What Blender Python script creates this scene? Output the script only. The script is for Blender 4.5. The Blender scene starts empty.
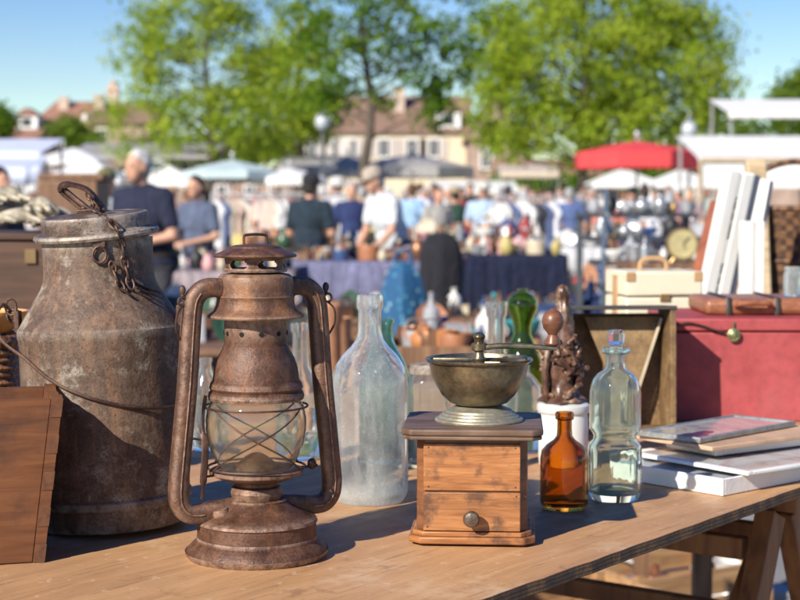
import bpy, math, random
from mathutils import Vector, Matrix, noise as mnoise
sc = bpy.context.scene
col = sc.collection
R = math.radians
rnd = random.Random(11)

# ------------------------------------------------------------------ camera
CAMZ = 1.27; TZ = 0.91; FPX = 1600.0; HY = 203.0
PITCH = math.atan((300 - HY) / FPX)
cd = bpy.data.cameras.new('camera'); cam = bpy.data.objects.new('camera', cd); col.objects.link(cam)
cam.location = (0, 0, CAMZ); cam.rotation_euler = (R(90) - PITCH, 0, 0)
cd.sensor_width = 36; cd.lens = 36 * FPX / 800; cd.clip_start = .05; cd.clip_end = 3000
cd.dof.use_dof = True; cd.dof.focus_distance = 1.62; cd.dof.aperture_fstop = 9.3; cd.dof.aperture_blades = 0
sc.camera = cam
# ------------------------------------------------------------------ sky and sun
SUN_EL = 31.0
SUN_DIR = Vector((.60 * math.cos(R(SUN_EL)), .80 * math.cos(R(SUN_EL)), -math.sin(R(SUN_EL))))   # the way the light travels
w = bpy.data.worlds.new('World'); sc.world = w; w.use_nodes = True
nt = w.node_tree; bg = nt.nodes['Background']
sky = nt.nodes.new('ShaderNodeTexSky'); sky.sky_type = 'NISHITA'; sky.sun_disc = False
sky.sun_elevation = R(SUN_EL); sky.sun_rotation = math.atan2(-SUN_DIR.x, -SUN_DIR.y)
sky.air_density = 1.0; sky.dust_density = 0; sky.ozone_density = 2.5
hs = nt.nodes.new('ShaderNodeHueSaturation'); hs.inputs['Saturation'].default_value = 1.38; hs.inputs['Hue'].default_value = .522; nt.links.new(sky.outputs[0], hs.inputs['Color'])
nt.links.new(hs.outputs[0], bg.inputs[0]); bg.inputs[1].default_value = .082
sd = bpy.data.lights.new('sun', 'SUN'); so = bpy.data.objects.new('sun', sd); col.objects.link(so)
sd.energy = 5.0; sd.angle = R(.55); sd.color = (1, .925, .80)
so.rotation_euler = SUN_DIR.to_track_quat('-Z', 'Y').to_euler(); so.location = (-6, -8, 9)
sc.view_settings.view_transform = 'Standard'; sc.view_settings.look = 'None'
sc.view_settings.exposure = .62; sc.view_settings.gamma = 1; sc.view_settings.use_curve_mapping = False
sc.render.engine = 'CYCLES'
cy = sc.cycles; cy.max_bounces = 14; cy.transmission_bounces = 14; cy.transparent_max_bounces = 16; cy.glossy_bounces = 6; cy.diffuse_bounces = 4
cy.use_denoising = True; cy.caustics_refractive = True; cy.blur_glossy = .5; cy.sample_clamp_indirect = 6

# ------------------------------------------------------------------ pixel helpers (photo is 800 x 600)
def ray(px, py):
    f = Vector((0, math.cos(PITCH), -math.sin(PITCH))); u = Vector((0, math.sin(PITCH), math.cos(PITCH)))
    return f + Vector((1, 0, 0)) * ((px - 400) / FPX) + u * ((300 - py) / FPX)
def at(px, py, Y):
    r = ray(px, py); return Vector((0, 0, CAMZ)) + r * (Y / r.y)
def onz(px, py, z=TZ):
    r = ray(px, py); return Vector((0, 0, CAMZ)) + r * ((z - CAMZ) / r.z)
def pix(p):
    f = Vector((0, math.cos(PITCH), -math.sin(PITCH))); u = Vector((0, math.sin(PITCH), math.cos(PITCH)))
    d = Vector(p) - Vector((0, 0, CAMZ)); k = d.dot(f)
    return 400 + d.x / k * FPX, 300 - d.dot(u) / k * FPX
class Fit:
    """a round thing on a level z whose front foot shows at (x, y) and whose radius is r pixels"""
    def __init__(s, x, y, r, z=TZ):
        Yf = onz(x, y, z).y; Yc = Yf
        for _ in range(5): Yc = Yf + r * Yc / FPX
        s.s = Yc / FPX; s.Y = Yc
        p = Vector((0, Yc, z)); s.yc = pix(p)[1]; s.loc = Vector((at(x, s.yc, Yc).x, Yc, z))
    def z(s, y): return (s.yc - y) * s.s
    def prof(s, pts): return [(r * s.s, max(0, s.z(y))) for r, y in pts]

# ------------------------------------------------------------------ mesh builder
class MB:
    def __init__(s): s.v = []; s.f = []
    def add(s, vs, fs):
        b = len(s.v); s.v += [tuple(v) for v in vs]; s.f += [tuple(i + b for i in f) for f in fs]; return s
    def box(s, c, d, M=None):
        x, y, z = d[0] / 2, d[1] / 2, d[2] / 2
        vs = [Vector((i * x, j * y, k * z)) for i in (-1, 1) for j in (-1, 1) for k in (-1, 1)]
        if M is not None: vs = [M @ v for v in vs]
        return s.add([v + Vector(c) for v in vs], [(0, 1, 3, 2), (4, 6, 7, 5), (0, 4, 5, 1), (2, 3, 7, 6), (0, 2, 6, 4), (1, 5, 7, 3)])
    def beam(s, a, b, w, h, up=(0, 0, 1)):
        a, b = Vector(a), Vector(b); d = b - a; L = d.length; d.normalize(); up = Vector(up)
        if abs(d.dot(up)) > .98: up = Vector((0, 1, 0))
        r = d.cross(up).normalized(); u = r.cross(d)
        vs = [p + r * (i * w / 2) + u * (j * h / 2) for p in (a, b) for i, j in ((-1, -1), (1, -1), (1, 1), (-1, 1))]
        return s.add(vs, [(3, 2, 1, 0), (4, 5, 6, 7), (0, 1, 5, 4), (1, 2, 6, 5), (2, 3, 7, 6), (3, 0, 4, 7)])
    def lathe(s, prof, n=32, c=(0, 0, 0), M=None, wob=None):
        vs = []; rings = []
        for (r, z) in prof:
            if r < 1e-6: rings.append([len(vs)]); vs.append(Vector((0, 0, z)))
            else:
                ring = []
                for k in range(n):
                    a = 2 * math.pi * k / n; rr = r * (wob(a, z) if wob else 1)
                    ring.append(len(vs)); vs.append(Vector((rr * math.cos(a), rr * math.sin(a), z)))
                rings.append(ring)
        fs = []
        for A, B in zip(rings, rings[1:]):
            if len(A) == 1 and len(B) == 1: continue
            for k in range(n):
                k2 = (k + 1) % n
                if len(A) == 1: fs.append((A[0], B[k2], B[k]))
                elif len(B) == 1: fs.append((A[k], A[k2], B[0]))
                else: fs.append((A[k], A[k2], B[k2], B[k]))
        if M is not None: vs = [M @ v for v in vs]
        return s.add([v + Vector(c) for v in vs], fs)
    def tube(s, pts, r, n=8, closed=False, sq=0, flat=1.0, caps=True):
        pts = [Vector(p) for p in pts]; N = len(pts); rs = r if isinstance(r, (list, tuple)) else [r] * N
        vs = []; prev = None
        for i, p in enumerate(pts):
            if closed: t = (pts[(i + 1) % N] - pts[i - 1])
            else: t = pts[min(i + 1, N - 1)] - pts[max(i - 1, 0)]
            t.normalize()
            if prev is None:
                ref = Vector((0, 0, 1)) if abs(t.z) < .9 else Vector((0, 1, 0))
                u = t.cross(ref).normalized()
            else:
                u = (prev - t * prev.dot(t)).normalized()
            prev = u; w_ = t.cross(u)
            for k in range(n):
                a = 2 * math.pi * k / n; ca, sa = math.cos(a), math.sin(a)
                if sq: q = (abs(ca) ** sq + abs(sa) ** sq) ** (-1 / sq); ca *= q; sa *= q
                vs.append(p + u * (ca * rs[i]) + w_ * (sa * rs[i] * flat))
        fs = []
        for i in range(N if closed else N - 1):
            a, b = i * n, ((i + 1) % N) * n
            for k in range(n):
                k2 = (k + 1) % n; fs.append((a + k, a + k2, b + k2, b + k))
        if not closed and caps:
            fs.append(tuple(reversed(range(n)))); fs.append(tuple((N - 1) * n + k for k in range(n)))
        return s.add(vs, fs)
    def ell(s, c, r, n=16, m=10, M=None):
        prof = [(math.sin(math.pi * k / m), -math.cos(math.pi * k / m)) for k in range(m + 1)]
        prof[0] = (0, -1); prof[-1] = (0, 1)
        S = Matrix.Diagonal((r[0], r[1], r[2])).to_3x3()
        return s.lathe(prof, n, c, (M @ S) if M is not None else S)
    def capsule(s, a, b, ra, rb, n=12):
        a, b = Vector(a), Vector(b); d = b - a; L = max(d.length, 1e-5)
        q = d.to_track_quat('Z', 'Y').to_matrix(); pr = [(0, -ra)]
        for k in range(1, 6): t = -math.pi / 2 + k * math.pi / 10; pr.append((ra * math.cos(t), ra * math.sin(t)))
        for k in range(0, 5): t = k * math.pi / 10; pr.append((rb * math.cos(t), L + rb * math.sin(t)))
        pr.append((0, L + rb)); return s.lathe(pr, n, a, q)
    def prism(s, outline, z0, z1, M=None, c=(0, 0, 0)):
        n = len(outline)
        vs = [Vector((x, y, z0)) for x, y in outline] + [Vector((x, y, z1)) for x, y in outline]
        if M is not None: vs = [M @ v for v in vs]
        return s.add([v + Vector(c) for v in vs], [tuple(reversed(range(n))), tuple(range(n, 2 * n))] + [(k, (k + 1) % n, n + (k + 1) % n, n + k) for k in range(n)])
    def build(s, name, mat, parent=None, loc=None, rz=0, rot=None, bevel=0, seg=2, ang=38, solid=0, remesh=0, sub=0, flat=False, disp=None):
        me = bpy.data.meshes.new(name); me.from_pydata(s.v, [], s.f); me.update()
        if not flat:
            me.polygons.foreach_set('use_smooth', [True] * len(me.polygons))
            if not remesh: me.set_sharp_from_angle(angle=R(ang))
        o = bpy.data.objects.new(name, me); col.objects.link(o)
        if mat is not None: me.materials.append(mat)
        if parent is not None: o.parent = parent
        if loc is not None: o.location = loc
        if rot is not None: o.rotation_euler = rot
        elif rz: o.rotation_euler = (0, 0, rz)
        if remesh:
            m = o.modifiers.new('r', 'REMESH'); m.mode = 'VOXEL'; m.voxel_size = remesh; m.use_smooth_shade = True
            m = o.modifiers.new('s', 'SMOOTH'); m.iterations = 3; m.factor = .6
        if solid: m = o.modifiers.new('t', 'SOLIDIFY'); m.thickness = solid; m.offset = 0
        if bevel: m = o.modifiers.new('b', 'BEVEL'); m.width = bevel; m.segments = seg; m.limit_method = 'ANGLE'; m.angle_limit = R(40); m.harden_normals = False
        if sub: m = o.modifiers.new('sub', 'SUBSURF'); m.levels = m.render_levels = sub
        return o
def tag(o, label, cat, group=None, kind=None):
    if kind: o['kind'] = kind
    else: o['label'] = label; o['category'] = cat
    if label and kind: o['label'] = label
    if group: o['group'] = group
    return o
def thing(name, label, cat, loc=(0, 0, 0), rz=0, group=None, rot=None):
    o = bpy.data.objects.new(name, None); col.objects.link(o); o.empty_display_size = .05
    o.location = loc; o.rotation_euler = rot if rot else (0, 0, rz); return tag(o, label, cat, group)
def struct(name, mb, mat, **k):
    o = mb.build(name, mat, **k); o['kind'] = 'structure'; return o
def spline(pts, n=6):
    P = [Vector(p) for p in pts]; out = []
    for i in range(len(P) - 1):
        p0, p1, p2, p3 = P[max(i - 1, 0)], P[i], P[i + 1], P[min(i + 2, len(P) - 1)]
        for k in range(n):
            t = k / n; out.append(.5 * ((2 * p1) + (p2 - p0) * t + (2 * p0 - 5 * p1 + 4 * p2 - p3) * t * t + (3 * p1 - p0 - 3 * p2 + p3) * t ** 3))
    out.append(P[-1]); return out
def shell(outer, t, tb=None, lip=True):
    """closed thin wall: outer profile from the foot centre to the lip, then back down inside"""
    tb = tb or t * 2
    pts = [Vector((r, z)) for r, z in outer]
    inner = []
    for i, p in enumerate(pts):
        if p.x < 1e-6: continue
        a = pts[max(i - 1, 0)]; b = pts[min(i + 1, len(pts) - 1)]
        d = (b - a).normalized(); nrm = Vector((-d.y, d.x))
        q = p + nrm * t
        if q.x < t * .4: q.x = t * .4
        q.y = max(q.y, tb)
        if i == len(pts) - 1: q.y = p.y; q.x = p.x - t
        inner.append((q.x, q.y))
    inner.reverse()
    return [(p.x, p.y) for p in pts] + inner + [(0, inner[-1][1])]
def smoothprof(pts, n=4):
    out = spline([(r, 0, z) for r, z in pts], n); return [(max(p.x, 0), p.z) for p in out]

# ------------------------------------------------------------------ materials
def newmat(name):
    m = bpy.data.materials.new(name); m.use_nodes = True; n = m.node_tree; b = n.nodes['Principled BSDF']; return m, n, b
def coords(n, stretch=(1, 1, 1), kind='Object', rot=(0, 0, 0)):
    tc = n.nodes.new('ShaderNodeTexCoord'); mp = n.nodes.new('ShaderNodeMapping'); mp.inputs['Scale'].default_value = stretch; mp.inputs['Rotation'].default_value = rot
    n.links.new(tc.outputs[kind], mp.inputs[0]); return mp.outputs[0]
def noi(n, co, scale, detail=6, rough=.6, dist=0):
    t = n.nodes.new('ShaderNodeTexNoise'); t.inputs['Scale'].default_value = scale; t.inputs['Detail'].default_value = detail
    t.inputs['Roughness'].default_value = rough; t.inputs['Distortion'].default_value = dist; n.links.new(co, t.inputs['Vector']); return t.outputs['Fac']
def ramp(n, fac, stops):
    r = n.nodes.new('ShaderNodeValToRGB'); e = r.color_ramp.elements
    while len(e) > 1: e.remove(e[-1])
    for i, (p, c) in enumerate(stops):
        el = e[0] if i == 0 else e.new(p)
        el.position = p; c = (c, c, c) if not isinstance(c, (tuple, list)) else c; el.color = (*c, 1)
    n.links.new(fac, r.inputs[0]); return r.outputs[0]
def mixc(n, fac, a, b):
    m = n.nodes.new('ShaderNodeMix'); m.data_type = 'RGBA'
    for s_, v in ((0, fac), (6, a), (7, b)):
        if isinstance(v, (tuple, list)): m.inputs[s_].default_value = (*v, 1)
        elif isinstance(v, (int, float)): m.inputs[s_].default_value = v
        else: n.links.new(v, m.inputs[s_])
    return m.outputs[2]
def bump(n, b, h, strength=.3, dist=.01):
    bp = n.nodes.new('ShaderNodeBump'); bp.inputs['Strength'].default_value = strength; bp.inputs['Distance'].default_value = dist
    n.links.new(h, bp.inputs['Height']); n.links.new(bp.outputs[0], b.inputs['Normal'])
_cache = {}
def cmat(c, rough=.6, metal=0, var=.25, scale=14, bumps=0):
    key = (tuple(round(x, 3) for x in c), rough, metal, var, scale, bumps)
    if key in _cache: return _cache[key]
    m, n, b = newmat('paint'); co = coords(n); f = noi(n, co, scale)
    n.links.new(ramp(n, f, [(.3, tuple(x * (1 - var) for x in c)), (.7, tuple(min(.95, x * (1 + var)) for x in c))]), b.inputs['Base Color'])
    b.inputs['Roughness'].default_value = rough; b.inputs['Metallic'].default_value = metal
    if bumps: bump(n, b, noi(n, co, scale * 3), bumps, .01)
    _cache[key] = m; return m
def rust(name, base, light, dark, patch=None, scale=18, metal=.35, rough=.55, bscale=160, bstr=.35, pth=(.52, .66), wear=None, pits=None, streak=None, pk=.6):
    m, n, b = newmat(name); co = coords(n)
    f1 = noi(n, co, scale, 8, .65, .3); c = ramp(n, f1, [(.28, dark), (.5, base), (.72, light)])
    f2 = noi(n, co, scale * 9, 5, .7); c = mixc(n, ramp(n, f2, [(.4, .0), (.75, .55)]), c, tuple(x * .45 for x in dark))
    if patch:
        f3 = noi(n, co, scale * .55, 9, .75); c = mixc(n, ramp(n, f3, [(pth[0], 0.0), (pth[1], .85)]), c, patch)
    if streak:      # rust runs drawn down the metal
        fs_ = noi(n, coords(n, (1, 1, .12)), scale * 3, 6, .7); c = mixc(n, ramp(n, fs_, [(.5, 0.0), (.66, pk)]), c, streak)
    if pits:
        fp = noi(n, co, 420, 2, .5); c = mixc(n, ramp(n, fp, [(.58, 0.0), (.68, pk * 1.2)]), c, pits)
        fq = noi(n, co, 75, 7, .8); c = mixc(n, ramp(n, fq, [(.50, 0.0), (.60, pk)]), c, tuple(x * .8 for x in dark))
    if wear:        # rubbed bright along rims and seams
        ge = n.nodes.new('ShaderNodeNewGeometry'); fw = n.nodes.new('ShaderNodeMath'); fw.operation = 'MULTIPLY'
        n.links.new(ramp(n, ge.outputs['Pointiness'], [(.51, 0.0), (.56, 1.0)]), fw.inputs[0]); n.links.new(ramp(n, noi(n, co, 90, 5, .7), [(.35, 0.0), (.6, .8)]), fw.inputs[1]); c = mixc(n, fw.outputs[0], c, wear)
    n.links.new(c, b.inputs['Base Color'])
    n.links.new(ramp(n, f1, [(.3, rough - .16), (.7, rough + .2)]), b.inputs['Roughness']); b.inputs['Metallic'].default_value = metal
    h = n.nodes.new('ShaderNodeMath'); h.operation = 'ADD'; n.links.new(noi(n, co, bscale, 4, .6), h.inputs[0]); n.links.new(f1, h.inputs[1])
    bump(n, b, h.outputs[0], bstr, .0012); return m
def wood(name, base, dark, light, grain=(1, 14, 14), scale=6, rough=.5, stain=None, bstr=.25, coord='Object', st_range=(.55, .72), st_scale=9):
    m, n, b = newmat(name); co = coords(n, grain, coord); co1 = coords(n, (1, 1, 1), coord)
    f = noi(n, co, scale, 8, .6, .6); c = ramp(n, f, [(.3, dark), (.48, base), (.7, light)])
    f2 = noi(n, co1, st_scale, 6, .6)
    if stain: c = mixc(n, ramp(n, f2, [(st_range[0], 0.0), (st_range[1], .8)]), c, stain)
    n.links.new(c, b.inputs['Base Color']); n.links.new(ramp(n, f2, [(.3, rough - .1), (.7, rough + .15)]), b.inputs['Roughness'])
    bump(n, b, f, bstr, .001); return m
def glass(name, tint=(1, 1, 1), dust=0, dustc=(.6, .62, .62), rough=.02, dscale=40, dlo=.4, dhi=.7, ior=1.47):
    m, n, b = newmat(name); co = coords(n)
    b.inputs['Base Color'].default_value = (*tint, 1); b.inputs['Transmission Weight'].default_value = 1; b.inputs['IOR'].default_value = ior
    b.inputs['Roughness'].default_value = rough
    bump(n, b, noi(n, co, 22, 3), .22, .002)
    if dust:
        d = n.nodes.new('ShaderNodeBsdfDiffuse'); d.inputs[0].default_value = (*dustc, 1)
        tr = n.nodes.new('ShaderNodeBsdfTranslucent'); tr.inputs[0].default_value = (*dustc, 1)
        md = n.nodes.new('ShaderNodeMixShader'); md.inputs[0].default_value = .5
        n.links.new(d.outputs[0], md.inputs[1]); n.links.new(tr.outputs[0], md.inputs[2])
        a = ramp(n, noi(n, co, dscale, 8, .75), [(dlo, dust * .35), (dhi, dust)])
        mx = n.nodes.new('ShaderNodeMixShader'); n.links.new(a, mx.inputs[0]); n.links.new(b.outputs[0], mx.inputs[1]); n.links.new(md.outputs[0], mx.inputs[2])
        n.links.new(mx.outputs[0], n.nodes['Material Output'].inputs[0])
    return m
# ================================================================== ground
def asphalt():
    m, n, b = newmat('asphalt'); co = coords(n)
    f = noi(n, co, 1.3, 8, .6); g = noi(n, co, 90, 4, .7)
    c = ramp(n, f, [(.3, (.20, .195, .19)), (.7, (.30, .29, .28))]); c = mixc(n, ramp(n, g, [(.45, 0.0), (.7, .5)]), c, (.12, .12, .12))
    n.links.new(c, b.inputs['Base Color']); b.inputs['Roughness'].default_value = .9; bump(n, b, g, .4, .01); return m
struct('ground', MB().add([(-900, -20, 0), (900, -20, 0), (900, 1600, 0), (-900, 1600, 0)], [(0, 1, 2, 3)]), asphalt())
# wooded hill far behind the houses on the left
hm = cmat((.03, .06, .02), .95, 0, .5, .08)
h = MB(); NX, NY = 40, 8; vs = []
for j in range(NY):
    for i in range(NX):
        x = -330 + i * 9; y = 480 + j * 25
        t = max(0, 1 - abs((x + 190) / 130.0) ** 2) * math.sin(math.pi * j / (NY - 1))
        vs.append((x, y, -1 + 40 * t + 1.5 * mnoise.noise(Vector((x * .06, y * .06, 0))) * (t > 0)))
h.add(vs, [(j * NX + i, j * NX + i + 1, (j + 1) * NX + i + 1, (j + 1) * NX + i) for j in range(NY - 1) for i in range(NX - 1)])
struct('hill', h, hm)

# ================================================================== houses
M_cream = cmat((.62, .53, .38), .85, 0, .1, .6); M_pink = cmat((.48, .38, .31), .85, 0, .1, .6); M_stone = cmat((.33, .24, .19), .9, 0, .3, 1.2)
def tiles(name, c1, c2):
    m, n, b = newmat(name); co = coords(n); wv = n.nodes.new('ShaderNodeTexWave'); wv.bands_direction = 'Z'; wv.inputs['Scale'].default_value = 1.6; n.links.new(co, wv.inputs[0])
    c = ramp(n, noi(n, co, 3, 7, .7), [(.3, c1), (.7, c2)]); n.links.new(c, b.inputs['Base Color']); b.inputs['Roughness'].default_value = .85; bump(n, b, wv.outputs[1], .5, .05); return m
M_tbrown = tiles('brown_tiles', (.16, .10, .07), (.27, .17, .12)); M_tred = tiles('red_tiles', (.22, .105, .075), (.32, .17, .12))
M_shut = cmat((.75, .73, .7), .6, 0, .05); M_pane = cmat((.04, .05, .06), .15, 0, .1); M_white = cmat((.78, .77, .74), .6, 0, .06)
def house(name, label, x0, x1, Y, depth, eave, ridge, wallm, roofm, wins=(), dormers=(), chim=(), gable_front=False, hip=0):
    cx = (x0 + x1) / 2; W = x1 - x0; t = thing(name, label, 'house', (cx, Y + depth / 2, 0))
    MB().box((0, 0, eave / 2), (W, depth, eave)).build('wall', wallm, t)
    a, b_ = W / 2 + .4, depth / 2 + .4; r = MB()
    if gable_front:
        r.add([(-a, -b_, eave), (a, -b_, eave), (0, -b_, ridge), (-a, b_, eave), (a, b_, eave), (0, b_, ridge)], [(0, 1, 2), (3, 5, 4), (0, 2, 5, 3), (1, 4, 5, 2), (0, 3, 4, 1)])
        MB().add([(-W / 2, -depth / 2 - .02 - .4, eave), (W / 2, -depth / 2 - .42, eave), (0, -depth / 2 - .42, ridge - .35)], [(0, 1, 2)]).build('gable', wallm, t, solid=.04)
    else:
        r.add([(-a, -b_, eave), (a, -b_, eave), (a, b_, eave), (-a, b_, eave), (-a + hip, 0, ridge), (a - hip, 0, ridge)], [(0, 1, 5, 4), (1, 2, 5), (2, 3, 4, 5), (3, 0, 4), (0, 3, 2, 1)])
    rf = r.build('roof', roofm, t, flat=True)
    for (px, z0, z1, dm) in chim:
        c = MB().box((px - cx, dm, (z0 + z1) / 2), (.9, .7, z1 - z0)).box((px - cx, dm, z1 + .08), (1.05, .85, .16)); c.build('chimney', M_pink, rf, flat=True)
    for (wx, wz, ww, wh) in wins:
        f = MB(); y = -depth / 2 - .06; lx = wx - cx
        for (dx, dz, sx, sz) in ((-ww / 2, 0, .14, wh), (ww / 2, 0, .14, wh), (0, wh / 2, ww - .14, .14), (0, -wh / 2, ww - .14, .14), (0, 0, .07, wh - .14)): f.box((lx + dx, y, wz + dz), (sx, .12, sz))
        fo = f.build('window', M_shut, t, flat=True)
        MB().box((lx, y + .03, wz), (ww - .15, .04, wh - .15)).build('pane', M_pane, fo, flat=True)
        if eave > 6 and wallm is not M_stone:
            for sx in (-1, 1): MB().box((lx + sx * (ww / 2 + .38), y, wz), (.5, .06, wh)).build('shutter', cmat((.45, .40, .36), .7), t, flat=True)
    for (px, z0, wd, hh) in dormers:
        lx = px - cx; frac = (z0 - eave) / (ridge - eave); y = -b_ * (1 - frac) ; L = 2.2
        d = MB().box((lx, y + L / 2 - .2, z0 + hh / 2), (wd, L, hh)).build('dormer', M_white, rf, flat=True)
        MB().add([(lx - wd / 2 - .2, y - .4, z0 + hh), (lx + wd / 2 + .2, y - .4, z0 + hh), (lx, y - .4, z0 + hh + .7), (lx - wd / 2 - .2, y + L, z0 + hh), (lx + wd / 2 + .2, y + L, z0 + hh), (lx, y + L, z0 + hh + .7)], [(0, 1, 2), (3, 5, 4), (0, 2, 5, 3), (1, 4, 5, 2), (0, 3, 4, 1)]).build('dormer_roof', roofm, rf, flat=True)
        MB().box((lx, y - .24, z0 + hh / 2), (wd * .45, .06, hh * .6)).build('dormer_window', M_pane, rf, flat=True)
    return t
def X(px, Y): return (px - 400) / FPX * Y
def Z(py, Y): return at(400, py, Y).z
Y = 130
house('town_house', 'cream town house with brown tiled roof and white dormers behind the middle tree', X(296, Y), X(468, Y), Y, 10, Z(133, Y), Z(92, Y), M_cream, M_tbrown,
      wins=[(X(p, Y), Z(148, Y), .95, 1.5) for p in (312, 338, 351, 384, 412, 434)], dormers=[(X(448, Y), Z(128, Y), 2.0, 1.4), (X(324, Y), Z(129, Y), 1.4, 1.5)], chim=[(X(399, Y), Z(112, Y), Z(86, Y), -2)])
house('stone_house', 'brown stone gabled house standing right of the cream town house', X(470, Y - 8), X(520, Y - 8), Y - 8, 9, Z(140, Y - 8), Z(88, Y - 8), M_stone, M_tbrown, wins=[(X(486, Y - 8), Z(158, Y - 8), .9, 1.6)], gable_front=True)
house('long_house', 'low house with a dull red roof behind the clothes stalls right of the stone house', X(500, 118), X(600, 118), 118, 8, Z(176, 118), Z(158, 118), M_pink, M_tred, wins=[(X(p, 118), Z(186, 118), .8, .9) for p in (515, 540)])
house('red_roof_house', 'house with broad red tiled roof and half-hidden pale gable, far left', X(24, 150), X(108, 150), 150, 10, Z(136, 150), Z(98, 150), M_pink, M_tred, wins=[(X(60, 150), Z(150, 150), 1, 1.4), (X(80, 150), Z(150, 150), 1, 1.4)], chim=[(X(57, 150), Z(112, 150), Z(96, 150), -1)], dormers=[(X(88, 150), Z(122, 150), 1.3, 1.0)], hip=2.5)
house('gabled_house', 'dark-windowed house with small orange roof left of the broad red roof', X(-30, 140), X(36, 140), 140, 9, Z(139, 140), Z(116, 140), M_stone, M_tred, wins=[(X(30, 140), Z(146, 140), 1, 1.3)], dormers=[(X(24, 140), Z(128, 140), 1.8, 1.2)])
house('corner_house', 'tall brown-roofed house between the broad red roof and the left tree', X(92, 146), X(150, 146), 146, 9, Z(124, 146), Z(100, 146), M_stone, M_tbrown, wins=[(X(104, 146), Z(136, 146), 1, 1.3)], chim=[(X(94, 146), Z(108, 146), Z(94, 146), -1)])
house('terrace_house', 'long grey-brown terrace behind the tents, hidden mostly by the left trees', X(112, 124), X(293, 124), 124, 9, Z(180, 124), Z(166, 124), M_stone, M_tbrown, wins=[(X(p_, 124), Z(191, 124), .8, .9) for p_ in (130, 150, 190, 222, 250, 275)], chim=[(X(160, 124), Z(172, 124), Z(163, 124), -1)])
house('white_house', 'low pale house glimpsed behind the tents below the red parasol', X(603, 120), X(705, 120), 120, 9, Z(182, 120), Z(168, 120), M_stone, M_tred, wins=[(X(p_, 120), Z(192, 120), .8, .9) for p_ in (620, 660, 690)])
house('barn_house', 'brown roofed barn behind the white canopies at the right edge', X(708, 118), X(830, 118), 118, 9, Z(170, 118), Z(142, 118), M_stone, M_tbrown, wins=[(X(740, 118), Z(184, 118), .8, .9)])
house('grey_house', 'low grey house behind the blue-white awnings at the left edge', X(-40, 118), X(108, 118), 118, 9, Z(178, 118), Z(164, 118), M_stone, M_tbrown, wins=[(X(p_, 118), Z(190, 118), .8, .9) for p_ in (20, 60, 90)])
t = thing('church_tower', 'slim pinkish church tower rising above the red roofs at the left tree', 'tower', (X(115, 190), 190, 0))
MB().box((0, 0, Z(92, 190) / 2), (1.3, 1.3, Z(92, 190))).build('tower_wall', M_pink, t, flat=True)
z0 = Z(92, 190); MB().add([(-.75, -.75, z0), (.75, -.75, z0), (.75, .75, z0), (-.75, .75, z0), (0, 0, Z(78, 190))], [(0, 1, 4), (1, 2, 4), (2, 3, 4), (3, 0, 4), (0, 3, 2, 1)]).build('spire', cmat((.5, .32, .25), .8), t, flat=True)

# ================================================================== trees
def leafmat(name, c1, c2, c3):
    m, n, b = newmat(name)
    oi = n.nodes.new('ShaderNodeTexCoord'); f = noi(n, oi.outputs['Object'], 1.1, 5, .7)
    c = ramp(n, f, [(.33, c1), (.5, c2), (.68, c3)])
    d = n.nodes.new('ShaderNodeBsdfDiffuse'); tr = n.nodes.new('ShaderNodeBsdfTranslucent'); mx = n.nodes.new('ShaderNodeMixShader'); mx.inputs[0].default_value = .5
    n.links.new(c, d.inputs[0]); n.links.new(c, tr.inputs[0]); n.links.new(d.outputs[0], mx.inputs[1]); n.links.new(tr.outputs[0], mx.inputs[2])
    n.links.new(mx.outputs[0], n.nodes['Material Output'].inputs[0]); return m
M_leafY = leafmat('yellow_green_leaves', (.16, .27, .025), (.33, .43, .04), (.50, .55, .08))  # yellow-green foliage of the left and broad trees
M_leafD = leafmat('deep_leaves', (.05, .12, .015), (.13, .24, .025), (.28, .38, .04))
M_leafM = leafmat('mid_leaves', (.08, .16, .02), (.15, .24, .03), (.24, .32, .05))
M_bark = rust('bark', (.10, .075, .055), (.16, .13, .1), (.05, .04, .03), None, 6, 0, .85, 40, .6)
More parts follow.
